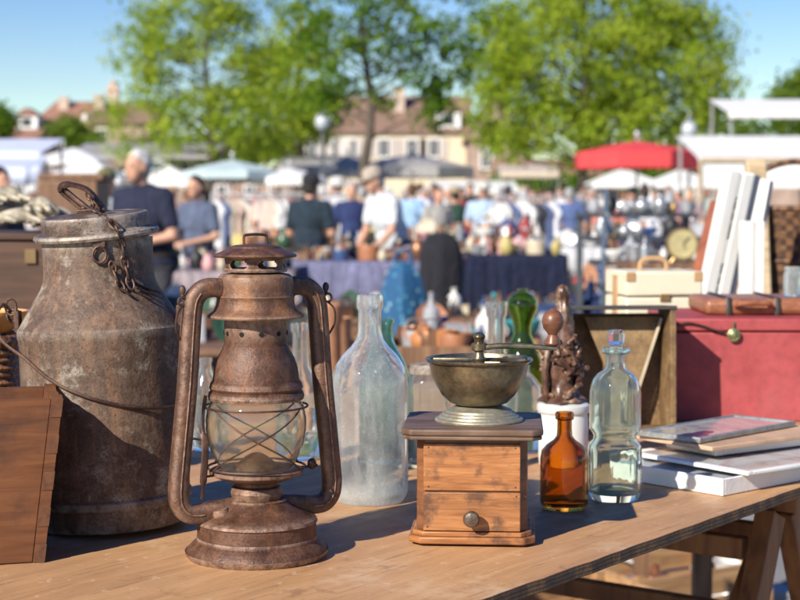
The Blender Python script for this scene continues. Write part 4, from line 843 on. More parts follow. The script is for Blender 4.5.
def shutter(label, pa, pb, Y, wpx, tilt=0, dz=0):
    """louvred shutter standing on its short end, leaning"""
    bt = at(pa[0], pa[1], Y); tp = at(pb[0], pb[1], Y); d = (tp - bt).normalized(); k = (bt.z - zb - .001) / d.z; base = bt - d * k; L = (tp - base).length
    W = wpx * Y / FPX; t = thing('louvred_shutter', label, 'shutter', base); q = Matrix((d.cross(Vector((0, 1, 0))).normalized() * -1, Vector((0, 1, 0)), d)).transposed()
    r = q.col[0]; 
    if r.x < 0: q = Matrix((-r, Vector((0, 1, 0)), d)).transposed()
    q = q @ Matrix.Rotation(R(tilt), 3, 'Z'); t.rotation_euler = q.to_euler(); th = .03
    for s in (-1, 1): MB().box((s * (W / 2 - .014), 0, L / 2), (.028, th, L)).build('stile', M_oldwhite, t, bevel=.002)
    for z in (.03, L * .5, L - .03): MB().box((0, 0, z), (W - .056, th * .9, .055)).build('rail', M_oldwhite, t, bevel=.002)
    s_ = MB(); z = .07
    while z < L - .07:
        if abs(z - L * .5) > .04: s_.box((0, 0, z), (W - .054, .004, .03), Matrix.Rotation(R(40), 3, 'X'))
        z += .024
    s_.build('louvres', M_oldwhite, t); return t
shutter('wide white louvred shutter leaning farthest to the left behind the red box', (712, 300), (739, 172), 3.55, 30, 25)
shutter('white shutter edge leaning just right of the widest one', (724, 300), (752, 174), 3.66, 16, 50)
shutter('short upright white shutter in front of the brown post', (751, 305), (752, 221), 3.5, 22, 8)
shutter('grey-white weathered shutter leaning against the brown post', (744, 300), (766, 180), 3.8, 14, 60)
lean_board('pale brown wooden post standing upright behind the white shutters', (X(767, 3.9), 3.95, zb + .001), (X(763, 3.9), 4.0, Z(160, 3.95)), .05, .03, M_wpole, 'wooden_post')
lean_board('red-brown wooden board leaning left of the white shutters', (X(694, 4.3), 4.3, zb + .002), (X(720, 4.4), 4.4, Z(202, 4.4)), .055, .025, wood('red_board', (.22, .06, .025), (.12, .03, .015), (.3, .09, .035), (8, 8, 1), 4, .5))
# left: brown trough box on a stand with pale antlers
Yt = 2.95; x0, x1 = X(-60, Yt), X(52, Yt); zt = Z(240, Yt); zz = Z(318, Yt)
t = thing('storage_trunk', 'dark brown wooden trunk behind the milk can, pale antlers heaped on it', 'trunk', ((x0 + x1) / 2, Yt + .16, 0))
M_trunk = wood('trunk_wood', (.06, .027, .013), (.03, .013, .007), (.11, .05, .025), (1, 10, 10), 4, .55)
MB().box((0, 0, (zt + zz) / 2), (x1 - x0, .3, zt - zz)).build('trunk_body', M_trunk, t, bevel=.006); MB().box((0, 0, zt + .006), (x1 - x0 + .012, .312, .014)).build('lid', M_trunk, t, bevel=.003)
MB().box(((x1 - x0) * .3, -.153, zt - .03), (.02, .006, .026)).build('clasp', cmat((.2, .13, .06), .5, .5), t)
MB().box((0, 0, zz - .016), (x1 - x0 + .1, .45, .03)).build('stand_top', M_plankd, t)
for s in (-1, 1):
    for q in (-1, 1): MB().beam((s * (x1 - x0) / 2, q * .19, 0), (s * (x1 - x0) / 2, q * .19, zz - .032), .04, .04).build('leg', M_plankd, t)
M_bone = cmat((.36, .32, .24), .7, 0, .6, 30, .5)
for i, (px, py, L, a) in enumerate(((24, 218, .15, 4), (55, 212, .1, -12), (10, 226, .11, 20), (40, 228, .09, -30), (5, 209, .08, 5))):
    m = MB(); pts = spline([(-L / 2, 0, .014), (-L * .2, .01, .03), (L * .2, -.01, .034), (L / 2, 0, .016)], 5); m.tube(pts, [.005 + .010 * math.sin(math.pi * (k + 1) / (len(pts) + 1)) for k in range(len(pts))], 10)
    for q in (-.25, .05, .3): m.tube(spline([(L * q, 0, .025), (L * q + .01, -.02, .028), (L * q + .03, -.035, .022)], 3), [.009, .009, .008, .007, .006, .005, .003], 6)
    p = at(px, py, Yt + .05 + .05 * (i % 3)); o = m.build('antler', M_bone, None, (p.x, p.y, zt + .012 + .02 * (i // 2)), rz=R(a)); tag(o, ['longest pale antler lying along the front of the trunk', 'pale antler on top of the heap nearest the milk can', 'pale antler low at the left edge of the heap', 'short pale antler low beside the milk can', 'small pale antler topmost at the left edge'][i], 'antler')
# ================================================================== the table in front
def plywood():
    m, n, b = newmat('worn_plywood'); co = coords(n, (1, 9, 1), 'Object'); c1 = coords(n)
    f = noi(n, co, 5, 9, .62, .8); c = ramp(n, f, [(.25, (.36, .185, .08)), (.5, (.475, .26, .118)), (.75, (.58, .345, .17))])
    f2 = noi(n, c1, 3.2, 7, .62); c = mixc(n, ramp(n, f2, [(.48, 0.0), (.7, .65)]), c, (.30, .17, .085))
    f4 = noi(n, c1, 7, 6, .7); c = mixc(n, ramp(n, f4, [(.55, 0.0), (.64, .6)]), c, (.60, .42, .26))
    f3 = noi(n, c1, 170, 4, .7); c = mixc(n, ramp(n, f3, [(.6, 0.0), (.72, .35)]), c, (.14, .07, .035))
    # scratches
    cs = coords(n, (3, 60, 1), 'Object', (0, 0, .5)); f5 = noi(n, cs, 3, 3, .5); c = mixc(n, ramp(n, f5, [(.64, 0.0), (.67, .5)]), c, (.2, .11, .06))
    f6 = noi(n, c1, 13, 8, .75); c = mixc(n, ramp(n, f6, [(.60, 0.0), (.66, .5)]), c, (.20, .10, .05)); f7 = noi(n, c1, 60, 5, .7); c = mixc(n, ramp(n, f7, [(.62, 0.0), (.68, .5)]), c, (.66, .50, .34))
    n.links.new(c, b.inputs['Base Color']); n.links.new(ramp(n, f2, [(.3, .5), (.7, .68)]), b.inputs['Roughness']); bump(n, b, f, .25, .0015); return m
def plyedge():
    m, n, b = newmat('plywood_edge'); co = coords(n); wv = n.nodes.new('ShaderNodeTexWave'); wv.bands_direction = 'Z'; wv.inputs['Scale'].default_value = 75; wv.inputs['Distortion'].default_value = 1.5; n.links.new(co, wv.inputs[0])
    c = ramp(n, wv.outputs[1], [(.3, (.13, .062, .026)), (.7, (.25, .135, .058))]); c = mixc(n, ramp(n, noi(n, co, 60, 5), [(.4, 0.0), (.7, .7)]), c, (.06, .03, .02)); n.links.new(c, b.inputs['Base Color']); b.inputs['Roughness'].default_value = .75; bump(n, b, noi(n, co, 120, 4), .5, .003); return m
P0 = onz(480, 600); P1 = onz(800, 487); du = (P1 - P0).normalized(); dn = Vector((-du.y, du.x, 0)); ang = math.atan2(du.y, du.x)
t0, t1, TW, TH = -1.5, 1.78, 1.15, .0135
def TP(t, n_, z=TZ): return P0 + du * t + dn * n_ + Vector((0, 0, z - TZ))
tc = TP((t0 + t1) / 2, TW / 2)
table = thing('trestle_table', 'long brown plywood table top on folding wooden trestles in the foreground', 'table', (tc.x, tc.y, 0), ang)
L_ = t1 - t0; N = 220; vs = []; K = 60
# slightly chipped front edge
def edgey(x): return -TW / 2 + .0016 * mnoise.noise(Vector((x * 22, 0, 0))) + .0012 * mnoise.noise(Vector((x * 90, 3, 0)))
m = MB(); top = []
for i in range(N + 1):
    x = -L_ / 2 + L_ * i / N; y = edgey(x); m.v += [(x, y, TZ), (x, y - .0004, TZ - TH), (x, TW / 2, TZ), (x, TW / 2, TZ - TH)]
for i in range(N):
    a = 4 * i; b = a + 4; m.f += [(a, b, b + 2, a + 2), (a + 1, a + 3, b + 3, b + 1), (a + 1, b + 1, b, a), (a + 3, a + 2, b + 2, b + 3)]
m.f += [(0, 2, 3, 1), (4 * N, 4 * N + 1, 4 * N + 3, 4 * N + 2)]
o = m.build('tabletop', plywood(), table, flat=True, bevel=.0012); o.data.materials.append(plyedge())
for p_ in o.data.polygons: p_.material_index = 0 if p_.normal.z > .9 else 1
M_tres = wood('trestle_wood', (.26, .095, .03), (.13, .045, .016), (.36, .15, .05), (9, 9, 1), 4, .55)
def trestle(tx, tag_):
    """an A shaped trestle across the table: two ladder frames hinged at the top"""
    zt = TZ - TH - .004
    for lean_ in (-1, 1):
        for s in (-1, 1):
            y = s * (TW / 2 - .09)
            lg = MB().beam((tx + lean_ * .42, y, 0), (tx + lean_ * .03, y, zt - .045), .042, .028, (0, 1, 0)).build('leg', M_tres, table, bevel=.002)
            for z in (.66, .58, .45, .3): 
                x = tx + lean_ * (.03 + .39 * (1 - z / (zt - .045))); h = MB().lathe([(0, 0), (.006, 0), (.006, .032), (0, .032)], 10, (x, y + .016, z), Matrix.Rotation(R(90), 3, 'X')); h.build('peg', M_tres, lg)
        for z in (.22, .45, .66, .80): 
            x = tx + lean_ * (.03 + .39 * (1 - z / (zt - .045))); MB().beam((x, -(TW / 2 - .09) + .026, z), (x, (TW / 2 - .09) - .026, z), .022, .03).build('crossbar', M_tres, table, bevel=.002)
    MB().beam((tx, -(TW / 2 - .05), zt - .02), (tx, (TW / 2 - .05), zt - .02), .07, .04).build('top_beam', M_tres, table, bevel=.002)
tl = lambda px, py, z: (onz(px, py, z) - tc).dot(du)
trestle(.12 + (TP(.75, 0) - tc).dot(du), 0); trestle((TP(-.9, 0) - tc).dot(du), 0)
MB().beam(((TP(.35, 0) - tc).dot(du), -(TW / 2 - .12), .62), ((TP(1.22, 0) - tc).dot(du), -(TW / 2 - .12), .50), .02, .05).build('brace', M_tres, table, bevel=.002)
MB().beam(((TP(.5, 0) - tc).dot(du), -(TW / 2 - .2), .12), ((TP(1.15, 0) - tc).dot(du), -(TW / 2 - .2), .86), .02, .045).build('brace', M_tres, table, bevel=.002)
# things on the ground seen under the table
for i, (px, py, c, k) in enumerate(((612, 592, 'white', 'pot'), (640, 575, 'blue', 'jug'), (655, 590, 'copper', 'teapot'), (690, 578, 'cream', 'bowl'), (705, 560, 'white', 'bottle'), (628, 556, 'grey', 'lamp'), (760, 590, 'grey', 'box'), (730, 594, 'white', 'jug'))):
    p = onz(px, py + 40, 0); goods(k, c, (p.x, p.y, 0), .22, 'on the ground under the plywood table')
for i, (px, py, w_) in enumerate(((670, 600, .5), (560, 640, .5))):
    p = onz(px, py + 40, 0); crate(['slatted crate on the ground seen under the plywood table edge', 'slatted crate on the ground farther left under the plywood table'][i], p.x, p.y, 0, w_, .32, .24, M_crate, R(30))

# ================================================================== rusty milk can
M_can = rust('rusty_tin', (.135, .085, .058), (.215, .15, .108), (.06, .033, .02), (.34, .30, .24), 22, .05, .68, 200, .8, (.54, .62), (.38, .33, .27), (.04, .022, .014), (.26, .14, .075))
M_canlid = rust('rusty_lid', (.12, .08, .06), (.23, .175, .14), (.05, .03, .02), (.34, .30, .26), 26, .2, .55, 220, .7, (.5, .62), (.42, .36, .3), (.035, .02, .013), (.22, .13, .08))
M_iron = rust('dark_iron', (.10, .055, .04), (.2, .11, .07), (.04, .022, .016), None, 40, .5, .5, 300, .3)
F = Fit(110.5, 541, 80)
can = thing('milk_can', 'large rusty milk can with domed lid and wire bail at the left', 'milk can', F.loc + Vector((0, 0, .003)), rot=(R(-1.0), R(-2.2), 0)); s = F.s
pr = F.prof([(0, 0), (76, 0)]); zf = lambda y: F.z(y)
body = [(0, 0), (74 * s, 0), (78 * s, .002), (80 * s, .006), (81 * s, zf(503)), (83 * s, zf(500)), (83 * s, zf(494)), (81 * s, zf(491)), (81.5 * s, zf(460)), (82 * s, zf(400)), (82.5 * s, zf(338)), (83.6 * s, zf(334)), (83.6 * s, zf(328)), (81.5 * s, zf(325)), (77 * s, zf(317)), (70 * s, zf(306)), (63 * s, zf(295)), (58 * s, zf(287)), (55.5 * s, zf(280)), (54.5 * s, zf(272)), (54.5 * s, zf(250)), (55 * s, zf(238))]
dent = lambda a, z: 1 + .006 * mnoise.noise(Vector((math.cos(a) * 1.7, math.sin(a) * 1.7, z * 9))) + .003 * math.sin(a * 2 + z * 20)
MB().lathe(shell(body, .0018, .004), 72, wob=dent).build('can_body', M_can, can, ang=30)
lid = MB().lathe([(52 * s, 0), (52 * s, .004), (61 * s, .004), (62.5 * s, .007), (61.5 * s, .010), (55 * s, .0125), (53.5 * s, .014), (53.5 * s, .0255), (52.5 * s, .0285), (49 * s, .0292), (45 * s, .028), (38 * s, .0295), (20 * s, .0315), (0, .032)], 72, wob=dent).build('lid', M_canlid, can, (0, 0, zf(240)), rot=(R(5.0), R(-2.4), 0), ang=32)
# lid handle: a bent flat strap
hp = [(-.012, .0, .034), (-.024, .0, .046), (-.034, -.001, .057), (-.032, -.002, .064), (-.018, -.003, .063), (-.004, -.002, .056), (.006, .0, .042), (.012, .002, .032)]
MB().tube(spline(hp, 6), [.0065 if 12 < k < 22 else .0048 for k in range(43)], 10, sq=4, flat=.5).build('strap_handle', M_iron, lid)
MB().tube(spline([(-.031, 0, .060), (-.020, -.001, .049), (-.010, -.003, .040), (-.002, -.004, .033)], 5), .0042, 8, sq=4, flat=.6).build('strap_handle', M_iron, lid)
MB().box((-.002, -.004, .0335), (.032, .012, .005)).ell((-.010, -.004, .037), (.005, .005, .003), 8, 6).build('hinge_plate', M_iron, lid, bevel=.001)
# chain
def chain(pts, link=.012, r=.0011, name='chain', parent=None, mat=None):
    P = spline(pts, 24); d = [0]
    for a, b in zip(P, P[1:]): d.append(d[-1] + (b - a).length)
    m = MB(); q = 0; i = 0; j = 0
    while q + link < d[-1]:
        def at_(x):
            for k in range(len(d) - 1):
                if d[k + 1] >= x: return P[k].lerp(P[k + 1], (x - d[k]) / max(1e-9, d[k + 1] - d[k]))
            return P[-1]
        a, b = at_(q), at_(q + link); t_ = (b - a).normalized(); ref = Vector((.2, -1, .1)).normalized() if i % 2 else Vector((1, .3, 0)).normalized()
        u = (ref - t_ * ref.dot(t_)).normalized(); c = (a + b) / 2; hl = link * .62; hw = link * .3
        m.tube([c + t_ * (math.cos(k * math.pi / 6) * hl) + u * (math.sin(k * math.pi / 6) * hw) for k in range(12)], r, 6, closed=True); q += link * .92; i += 1
    return m.build(name, mat or M_iron, parent)
def canp(px, py, off=0):
    """local point on the can's surface under this pixel, in the can's own frame"""
    lx = (px - 111) * s; z = zf(py); 
    prof = [(z_, r_) for r_, z_ in body if z_ > 0]; r_ = prof[0][1]
    for (za, ra), (zb_, rb) in zip(prof, prof[1:]):
        if min(za, zb_) <= z <= max(za, zb_): r_ = ra + (rb - ra) * ((z - za) / max(1e-6, zb_ - za)); break
    else: r_ = prof[-1][1]
    lx -= -z * math.tan(R(2.2)); lx = max(-r_ * .999, min(r_ * .999, lx)); y = -math.sqrt(max(0, r_ * r_ - lx * lx)); n_ = Vector((lx, y, 0)).normalized()
    return Vector((lx, y, z)) + n_ * off
ch = [Vector((-.012 + .0, -.004, zf(196))), Vector((.006, -.03, zf(211))), canp(124, 225, .006), canp(131, 245, .004), canp(133, 262, .004), canp(137, 280, .004), canp(142, 292, .004)]
ch[0] = Vector((.006 - .012, -.006, zf(192)))
chain(ch, .0125, .0013, 'chain', can)
chain([canp(122, 262, .005), canp(125, 274, .004), canp(132, 288, .004), canp(141, 296, .004)], .0115, .0013, 'chain', can)
MB().tube([canp(112 + 6 * math.sin(k * math.pi / 6), 254 + 8 * math.cos(k * math.pi / 6), .004) for k in range(12)], .0017, 7, closed=True).build('ring', M_iron, can)
MB().box(canp(112, 243, .002), (.014, .005, .01)).build('lug', M_iron, can, bevel=.001)
# leaf like hook hanging at the end of the chain
for k in range(3):
    a, b = canp(143 + k, 284 + 4 * k, .004), canp(163 - 2 * k, 295 + 3 * k, .004); MB().tube([a, a.lerp(b, .5) + Vector((0, -.002, 0)), b], [.0018, .0024, .001], 6, flat=.6).build('hook', M_iron, can)
# ears and bail
for sx in (-1, 1):
    MB().tube([Vector((sx * (80 + 5 + 6 * math.cos(k * math.pi / 6)) * s, -.012, zf(312) + 6 * s * math.sin(k * math.pi / 6))) for k in range(12)], .0022, 7, closed=True).build('ear', M_iron, can)
    MB().box((sx * 81 * s, -.012, zf(318)), (.006, .016, .024)).build('ear_plate', M_iron, can, bevel=.001)
bl = [Vector((-88 * s, -.014, zf(306))), Vector((-93 * s, -.02, zf(300))), Vector((-97 * s, -.03, zf(310))), Vector((-90 * s, -.05, zf(333))), canp(42, 352, .004), canp(70, 372, .004), canp(100, 387, .0035), canp(130, 397, .0035), canp(160, 404, .004), canp(183, 405, .004), Vector((88 * s, -.03, zf(395))), Vector((90 * s, -.015, zf(340))), Vector((86 * s, -.012, zf(312)))]
MB().tube(spline(bl, 10), .0018, 8).build('bail', M_iron, can)
MB().tube([Vector((-86 * s + .006 * math.cos(k * math.pi / 6), -.018, zf(303) + .009 * math.sin(k * math.pi / 6))) for k in range(12)], .0015, 7, closed=True).build('wire_ring', M_iron, can)

# ================================================================== lantern
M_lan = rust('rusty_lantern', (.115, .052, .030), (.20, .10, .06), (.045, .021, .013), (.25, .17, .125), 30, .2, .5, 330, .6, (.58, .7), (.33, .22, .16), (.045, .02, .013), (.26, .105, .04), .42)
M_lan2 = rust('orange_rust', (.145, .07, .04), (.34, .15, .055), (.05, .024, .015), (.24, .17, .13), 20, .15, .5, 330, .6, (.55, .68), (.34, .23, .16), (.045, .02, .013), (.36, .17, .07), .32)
F = Fit(257, 571, 70); s = F.s; z = F.z
lan = thing('kerosene_lantern', 'rusty kerosene lantern with wire-guarded glass globe standing in front', 'lantern', F.loc, R(25))
def L(name, pts, mat=M_lan, par=lan, n=64, ang=30, wob=None): return MB().lathe([(r * s, zz if zz < 1 else z(zz)) for r, zz in pts], n, wob=wob).build(name, mat, par, ang=ang)
L('base', [(0, .0), (69, .0), (71.5, .003), (72.5, .007), (71, 549), (69.5, 546), (67, 543), (64, 540), (61.5, 538), (60.5, 534), (58, 534), (58, .02), (0, .02)])
tank = L('fuel_tank', [(60, 536), (60, 521), (61.5, 519.5), (60.5, 517), (55, 514), (45, 509), (36, 504), (30, 499), (27, 497), (26, 497), (0, 496)], M_lan)
L('seam', [(30, 499.5), (30.5, 498), (29, 497), (28.5, 498)], M_lan, tank)
col_ = L('burner_collar', [(0, 497), (24, 497), (25.5, 494), (26.5, 490), (25, 485), (22, 483), (22, 480), (30, 478), (41, 474), (47, 471), (47.5, 468), (45, 466.5), (0, 466.5)], M_lan)
# wick burner inside the globe
L('wick_burner', [(0, 466), (22, 466), (22, 463), (17, 459), (11, 454), (7, 452), (6, 451), (0, 451)], M_lan, col_, 32)
M_globe = glass('lantern_glass', (1, .97, .88), .12, (.55, .47, .33), .04, 26, .38, .72)
gp = shell([(r * s, z(y)) for r, y in ((37, 465.5), (39, 461), (44, 452), (48.5, 440), (50.5, 427), (50.5, 415), (48.5, 405), (45, 397), (43, 394))], .0014, 0)
gp = gp[:-1]; gp.append(gp[0]); MB().lathe(gp, 72).build('glass_globe', M_globe, lan, ang=60)
M_lan_orange = M_lan2  # alias of the orange rust used on the hood
L('globe_cap', [(41, 397), (47.5, 396), (48.5, 393), (47.5, 389), (45.5, 387), (47, 384), (46, 380), (43.5, 377), (42, 365), (39, 355), (34, 346), (32.5, 342), (31.5, 341), (31.5, 314), (30.5, 314), (30.5, 341), (33, 347), (38, 356), (41, 366), (42, 378), (43, 393), (41, 397)], M_lan)
for k in range(10):
    a = R(k * 36 + 8); h = MB().lathe([(0, 0), (2.4 * s, 0), (2.4 * s, .0008), (0, .0008)], 12, (31.3 * s * math.cos(a), 31.3 * s * math.sin(a), z(329)), Vector((math.cos(a), math.sin(a), 0)).to_track_quat('Z', 'Y').to_matrix()); h.build('air_hole', cmat((.004, .003, .003), .9), lan)
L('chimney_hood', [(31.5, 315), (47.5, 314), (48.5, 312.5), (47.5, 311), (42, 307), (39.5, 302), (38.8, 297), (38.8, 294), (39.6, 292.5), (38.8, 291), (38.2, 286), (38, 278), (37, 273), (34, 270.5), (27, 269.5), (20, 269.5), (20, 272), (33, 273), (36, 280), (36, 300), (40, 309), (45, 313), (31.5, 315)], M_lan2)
L('vent_floor', [(14, 269.4), (31.5, 268), (32, 266), (31, 264.5), (12, 265), (14, 269.4)], M_lan)
# vent ring with oval windows
m = MB(); n = 180; rows = [266.5, 265, 263.6, 262, 260, 258.4, 256.6, 252]; vs = []
for r_i, y in enumerate(rows):
    for k in range(n): a = 2 * math.pi * k / n; vs.append((30 * s * math.cos(a), 30 * s * math.sin(a), z(y)))
fs = []
for r_i in range(len(rows) - 1):
    for k in range(n):
        ph = ((k + .5) / n * 6 + .917) % 1; half = {0: 0, 1: .25, 2: .32, 3: .34, 4: .32, 5: .25, 6: 0}[r_i]
        if abs(ph - .5) < half: continue
        fs.append((r_i * n + k, r_i * n + (k + 1) % n, (r_i + 1) * n + (k + 1) % n, (r_i + 1) * n + k))
m.add(vs, fs); m.build('vent_ring', M_lan, lan, solid=.0012)
L('cap', [(0, 240), (5, 240.2), (20, 241.5), (25, 243), (26, 244.5), (33, 247.5), (40.5, 250.6), (41.6, 252.2), (40.5, 253.6), (33, 251.6), (0, 250)], M_lan)
MB().tube(spline([(-12 * s, 0, z(241)), (-12 * s, 0, z(234)), (-10.5 * s, 0, z(231.6)), (0, 0, z(230.8)), (10.5 * s, 0, z(231.6)), (12 * s, 0, z(234)), (12 * s, 0, z(241))], 5), .0014, 8).build('top_handle', M_iron, lan)
# side tubes
for sx in (-1, 1):
    pts = [(sx * 33, 285), (sx * 44, 283), (sx * 54, 284.5), (sx * 62, 291), (sx * 66, 302), (sx * 68.5, 330), (sx * 72, 380), (sx * 77, 430), (sx * 81, 470), (sx * 82, 486), (sx * 80, 498), (sx * 73, 506), (sx * 62, 508), (sx * 48, 506), (sx * 34, 505), (sx * 20, 504)]
    P = spline([(x * s, 0, z(y)) for x, y in pts], 6)
    tb = MB().tube(P, 9.6 * s, 20, sq=3.2, flat=1.0).build('side_tube', M_lan, lan, ang=50)
    MB().tube([p + Vector((0, -9.9 * s, 0)) for p in P[16:-16]], .0009, 6).build('tube_seam', M_lan, tb)
    # bail lug and ring near the shoulder
    MB().tube([(sx * 70 * s, 0, z(296)), (sx * 76 * s, 0, z(291)), (sx * 76 * s, 0, z(286))], .0022, 8).ell((sx * 76 * s, 0, z(285)), (.0035, .0035, .005), 10, 8).build('bail_lug', M_iron, lan)
    MB().tube([(sx * (77 + 4.2 * math.cos(k * math.pi / 6)) * s, -.003, z(296) + 4.2 * s * math.sin(k * math.pi / 6)) for k in range(12)], .0013, 6, closed=True).build('bail_ring', M_iron, lan)
    MB().tube(spline([(sx * 77 * s, -.003, z(300)), (sx * 83 * s, -.006, z(308)), (sx * 84 * s, -.004, z(322)), (sx * 79 * s, .0, z(334))], 6), .0012, 6).build('bail_wire', M_iron, lan)
# guard wires round the globe, crossing in front
def ring_wire(y, r, k0=0, k1=48): return [(r * s * math.cos(2 * math.pi * k / 48), r * s * math.sin(2 * math.pi * k / 48), z(y)) for k in range(k0, k1)]
MB().tube(ring_wire(464.5, 49), .0012, 6, closed=True).build('guard_ring', M_iron, lan); MB().tube(ring_wire(403, 51.8), .0011, 6, closed=True).build('guard_ring', M_iron, lan)
for q in range(2):
    for dr in (-1, 1):
        a0 = q * 180 - 108; P = []
        for k in range(25):
            f = k / 24; a = R(a0 + dr * (f - .5) * 118); y = 464 - 61 * f; r_ = 49.5 + 4.2 * math.sin(math.pi * f) + .5 * dr; P.append((r_ * s * math.cos(a), r_ * s * math.sin(a), z(y)))
        MB().tube(P, .0009, 6).build('guard_wire', M_iron, lan)
# lift lever at the left
lx = -59
MB().tube(spline([(lx * s, -.006, z(492)), (lx * s, -.01, z(470)), ((lx + 2) * s, -.01, z(440)), ((lx + 1) * s, -.006, z(420)), ((lx + 3) * s, -.002, z(405)), ((lx + 6) * s, 0, z(390))], 6), [.0038 if 4 < k < 16 else .0018 for k in range(31)], 8, flat=.5).build('lift_lever', M_iron, lan)
MB().tube([((lx - 16) * s, -.008, z(430)), ((lx + 6) * s, -.008, z(434))], .0013, 6).tube([((lx) * s, -.008, z(470)), (-46 * s, -.004, z(470))], .0013, 6).build('lever_pivot', M_iron, lan)
MB().tube([(46 * s, 0, z(469)), (66 * s, 0, z(468))], .0016, 6).ell((60 * s, 0, z(466)), (.005, .005, .006), 10, 8).build('wick_knob', M_iron, lan)
MB().lathe([(0, 0), (8, 0), (8.6, .004 / s), (7.6, .007 / s), (0, .008 / s)] and [(0, 0), (8.5 * s, 0), (9 * s, .004), (7.6 * s, .0075), (0, .008)], 24, (-40 * s, -8 * s, z(510.5)), Matrix.Rotation(R(-14), 3, 'Y')).build('filler_cap', M_lan, tank)

# ================================================================== bottles
M_clear = glass('dusty_clear_glass', (.93, .98, .96), .36, (.68, .70, .68), .03, 90, .3, .8)
def old_glass():
    m = glass('grimy_clear_glass', (.97, 1, .99), .2, (.84, .85, .84), .02, 24, .38, .66); n = m.node_tree
    mx = [q for q in n.nodes if q.type == 'MIX_SHADER' and q.outputs[0].links and q.outputs[0].links[0].to_node.type == 'OUTPUT_MATERIAL'][0]
    base = mx.inputs[0].links[0].from_socket; co = coords(n)
    sp = ramp(n, noi(n, co, 330, 3, .6), [(.60, 0.0), (.70, .28)]); st = ramp(n, noi(n, coords(n, (1, 1, .22)), 70, 6, .7), [(.5, 0.0), (.7, .22)])
    sx = n.nodes.new('ShaderNodeSeparateXYZ'); n.links.new(co, sx.inputs[0]); low = ramp(n, sx.outputs[2], [(.004, .35), (.03, 0.0)])
    for q in (sp, st, low):
        ad = n.nodes.new('ShaderNodeMath'); ad.operation = 'ADD'; ad.use_clamp = True; n.links.new(base, ad.inputs[0]); n.links.new(q, ad.inputs[1]); base = ad.outputs[0]
    mn = n.nodes.new('ShaderNodeMath'); mn.operation = 'MINIMUM'; n.links.new(base, mn.inputs[0]); mn.inputs[1].default_value = .8; n.links.new(mn.outputs[0], mx.inputs[0]); return m
M_old = old_glass()
M_clean = glass('clear_glass', (.95, .99, .97), .13, (.6, .62, .6), .03, 40, .4, .75)
M_tealg = glass('teal_glass', (.35, .68, .60), .25, (.25, .42, .38), .04, 40); M_amber = glass('amber_glass', (.70, .34, .06), .08, (.35, .16, .05), .03, 40); M_greeng = glass('green_glass', (.30, .48, .06), .12, (.15, .2, .05), .03, 40)
def bottle(label, x, y, prof, mat, t=.0025, tb=.006, name='glass_bottle', n=64, wob=None, zlev=TZ, cat='bottle'):
    F = Fit(x, y, max(r for r, _ in prof), zlev); pr = [(0, 0)] + [(r * F.s, max(0, F.z(yy)) if yy is not None else 0) for r, yy in prof]
    o = MB().lathe(shell(pr, t, tb), n, wob=wob).build(name, mat, None, F.loc + Vector((0, 0, .0006)), ang=50); tag(o, label, cat); return o, F
b_, F = bottle('tall dusty clear glass bottle with straight body right of the lantern', 370, 508, [(33, None), (37.5, 493.5), (38.5, 489), (38.5, 440), (38.7, 385), (38, 376), (35, 365), (28, 354), (19, 345), (14, 338), (12, 330), (11.5, 318), (11.5, 309), (13, 307), (13.6, 303), (13.4, 296), (12.6, 293)], M_old, .0028, .007)
bottle('short-necked teal green bottle mostly hidden behind the tall clear bottle', 384, 466, [(24, None), (28, 455), (28, 400), (27, 378), (22, 362), (14, 348), (10, 340), (9, 330), (9, 324), (10.5, 322), (10.5, 318)], M_tealg, .0026)
bottle('slim pale clear bottle seen between lantern body and right tube', 301, 462, [(18, None), (21, 454), (21, 400), (20, 388), (14, 376), (9, 366), (8, 345), (8, 332), (10, 330), (10, 322)], M_clean, .0022)
bottle('small round-shouldered pale bottle seen through the left side of the lantern', 206, 452, [(13, None), (15, 445), (15, 392), (13, 382), (7, 372), (6, 362), (7, 360), (7, 357)], M_clean, .0022)
b_, F = bottle('small amber brown medicine bottle right of the coffee grinder', 564, 513, [(21, None), (24, 503), (24.3, 498), (24.3, 458), (23, 450), (18, 444), (11, 439), (8, 435), (7.4, 428), (7.4, 419), (9.2, 418), (9.6, 413), (8.6, 411)], M_amber, .002, .005)
rib = lambda a, z: 1 + .022 * math.cos(12 * a)
M_decg = glass('greenish_glass', (.86, .97, .91), .16, (.62, .68, .63), .03, 60, .35, .8)
dec = thing('stoppered_decanter', 'ribbed clear glass decanter with faceted stopper right of the amber bottle', 'decanter')
F = Fit(614.5, 504, 27); dec.location = F.loc + Vector((0, 0, .0006)); s = F.s; z = F.z
pr = [(0, 0), (24 * s, 0), (26.5 * s, z(492)), (26.8 * s, z(486)), (26.8 * s, z(482)), (26.8 * s, z(468)), (26.8 * s, z(452)), (26.8, 447), (25.3, 443), (22, 439), (21.2, 435), (22.6, 432), (25.6, 428), (25.8, 423), (25.6, 418), (25.5, 404), (25.5, 391), (24.5, 384), (22.8, 379), (21.6, 377), (18, 372.5), (12.5, 369), (10.3, 366), (10, 358), (10, 353), (14, 351.5), (14.5, 348.5), (13, 346)]
pr = [(a, b) if b < 1 else (a * s, z(b)) for i, (a, b) in enumerate(pr)]
MB().lathe(shell(pr, .0026, .008), 96, wob=lambda a, zz: 1 + ((.05 * abs(math.cos(5 * a)) ** .5 - .035) if (z(484) < zz < z(449) or z(420) < zz < z(388)) else 0)).build('bottle_body', M_decg, dec, ang=60)
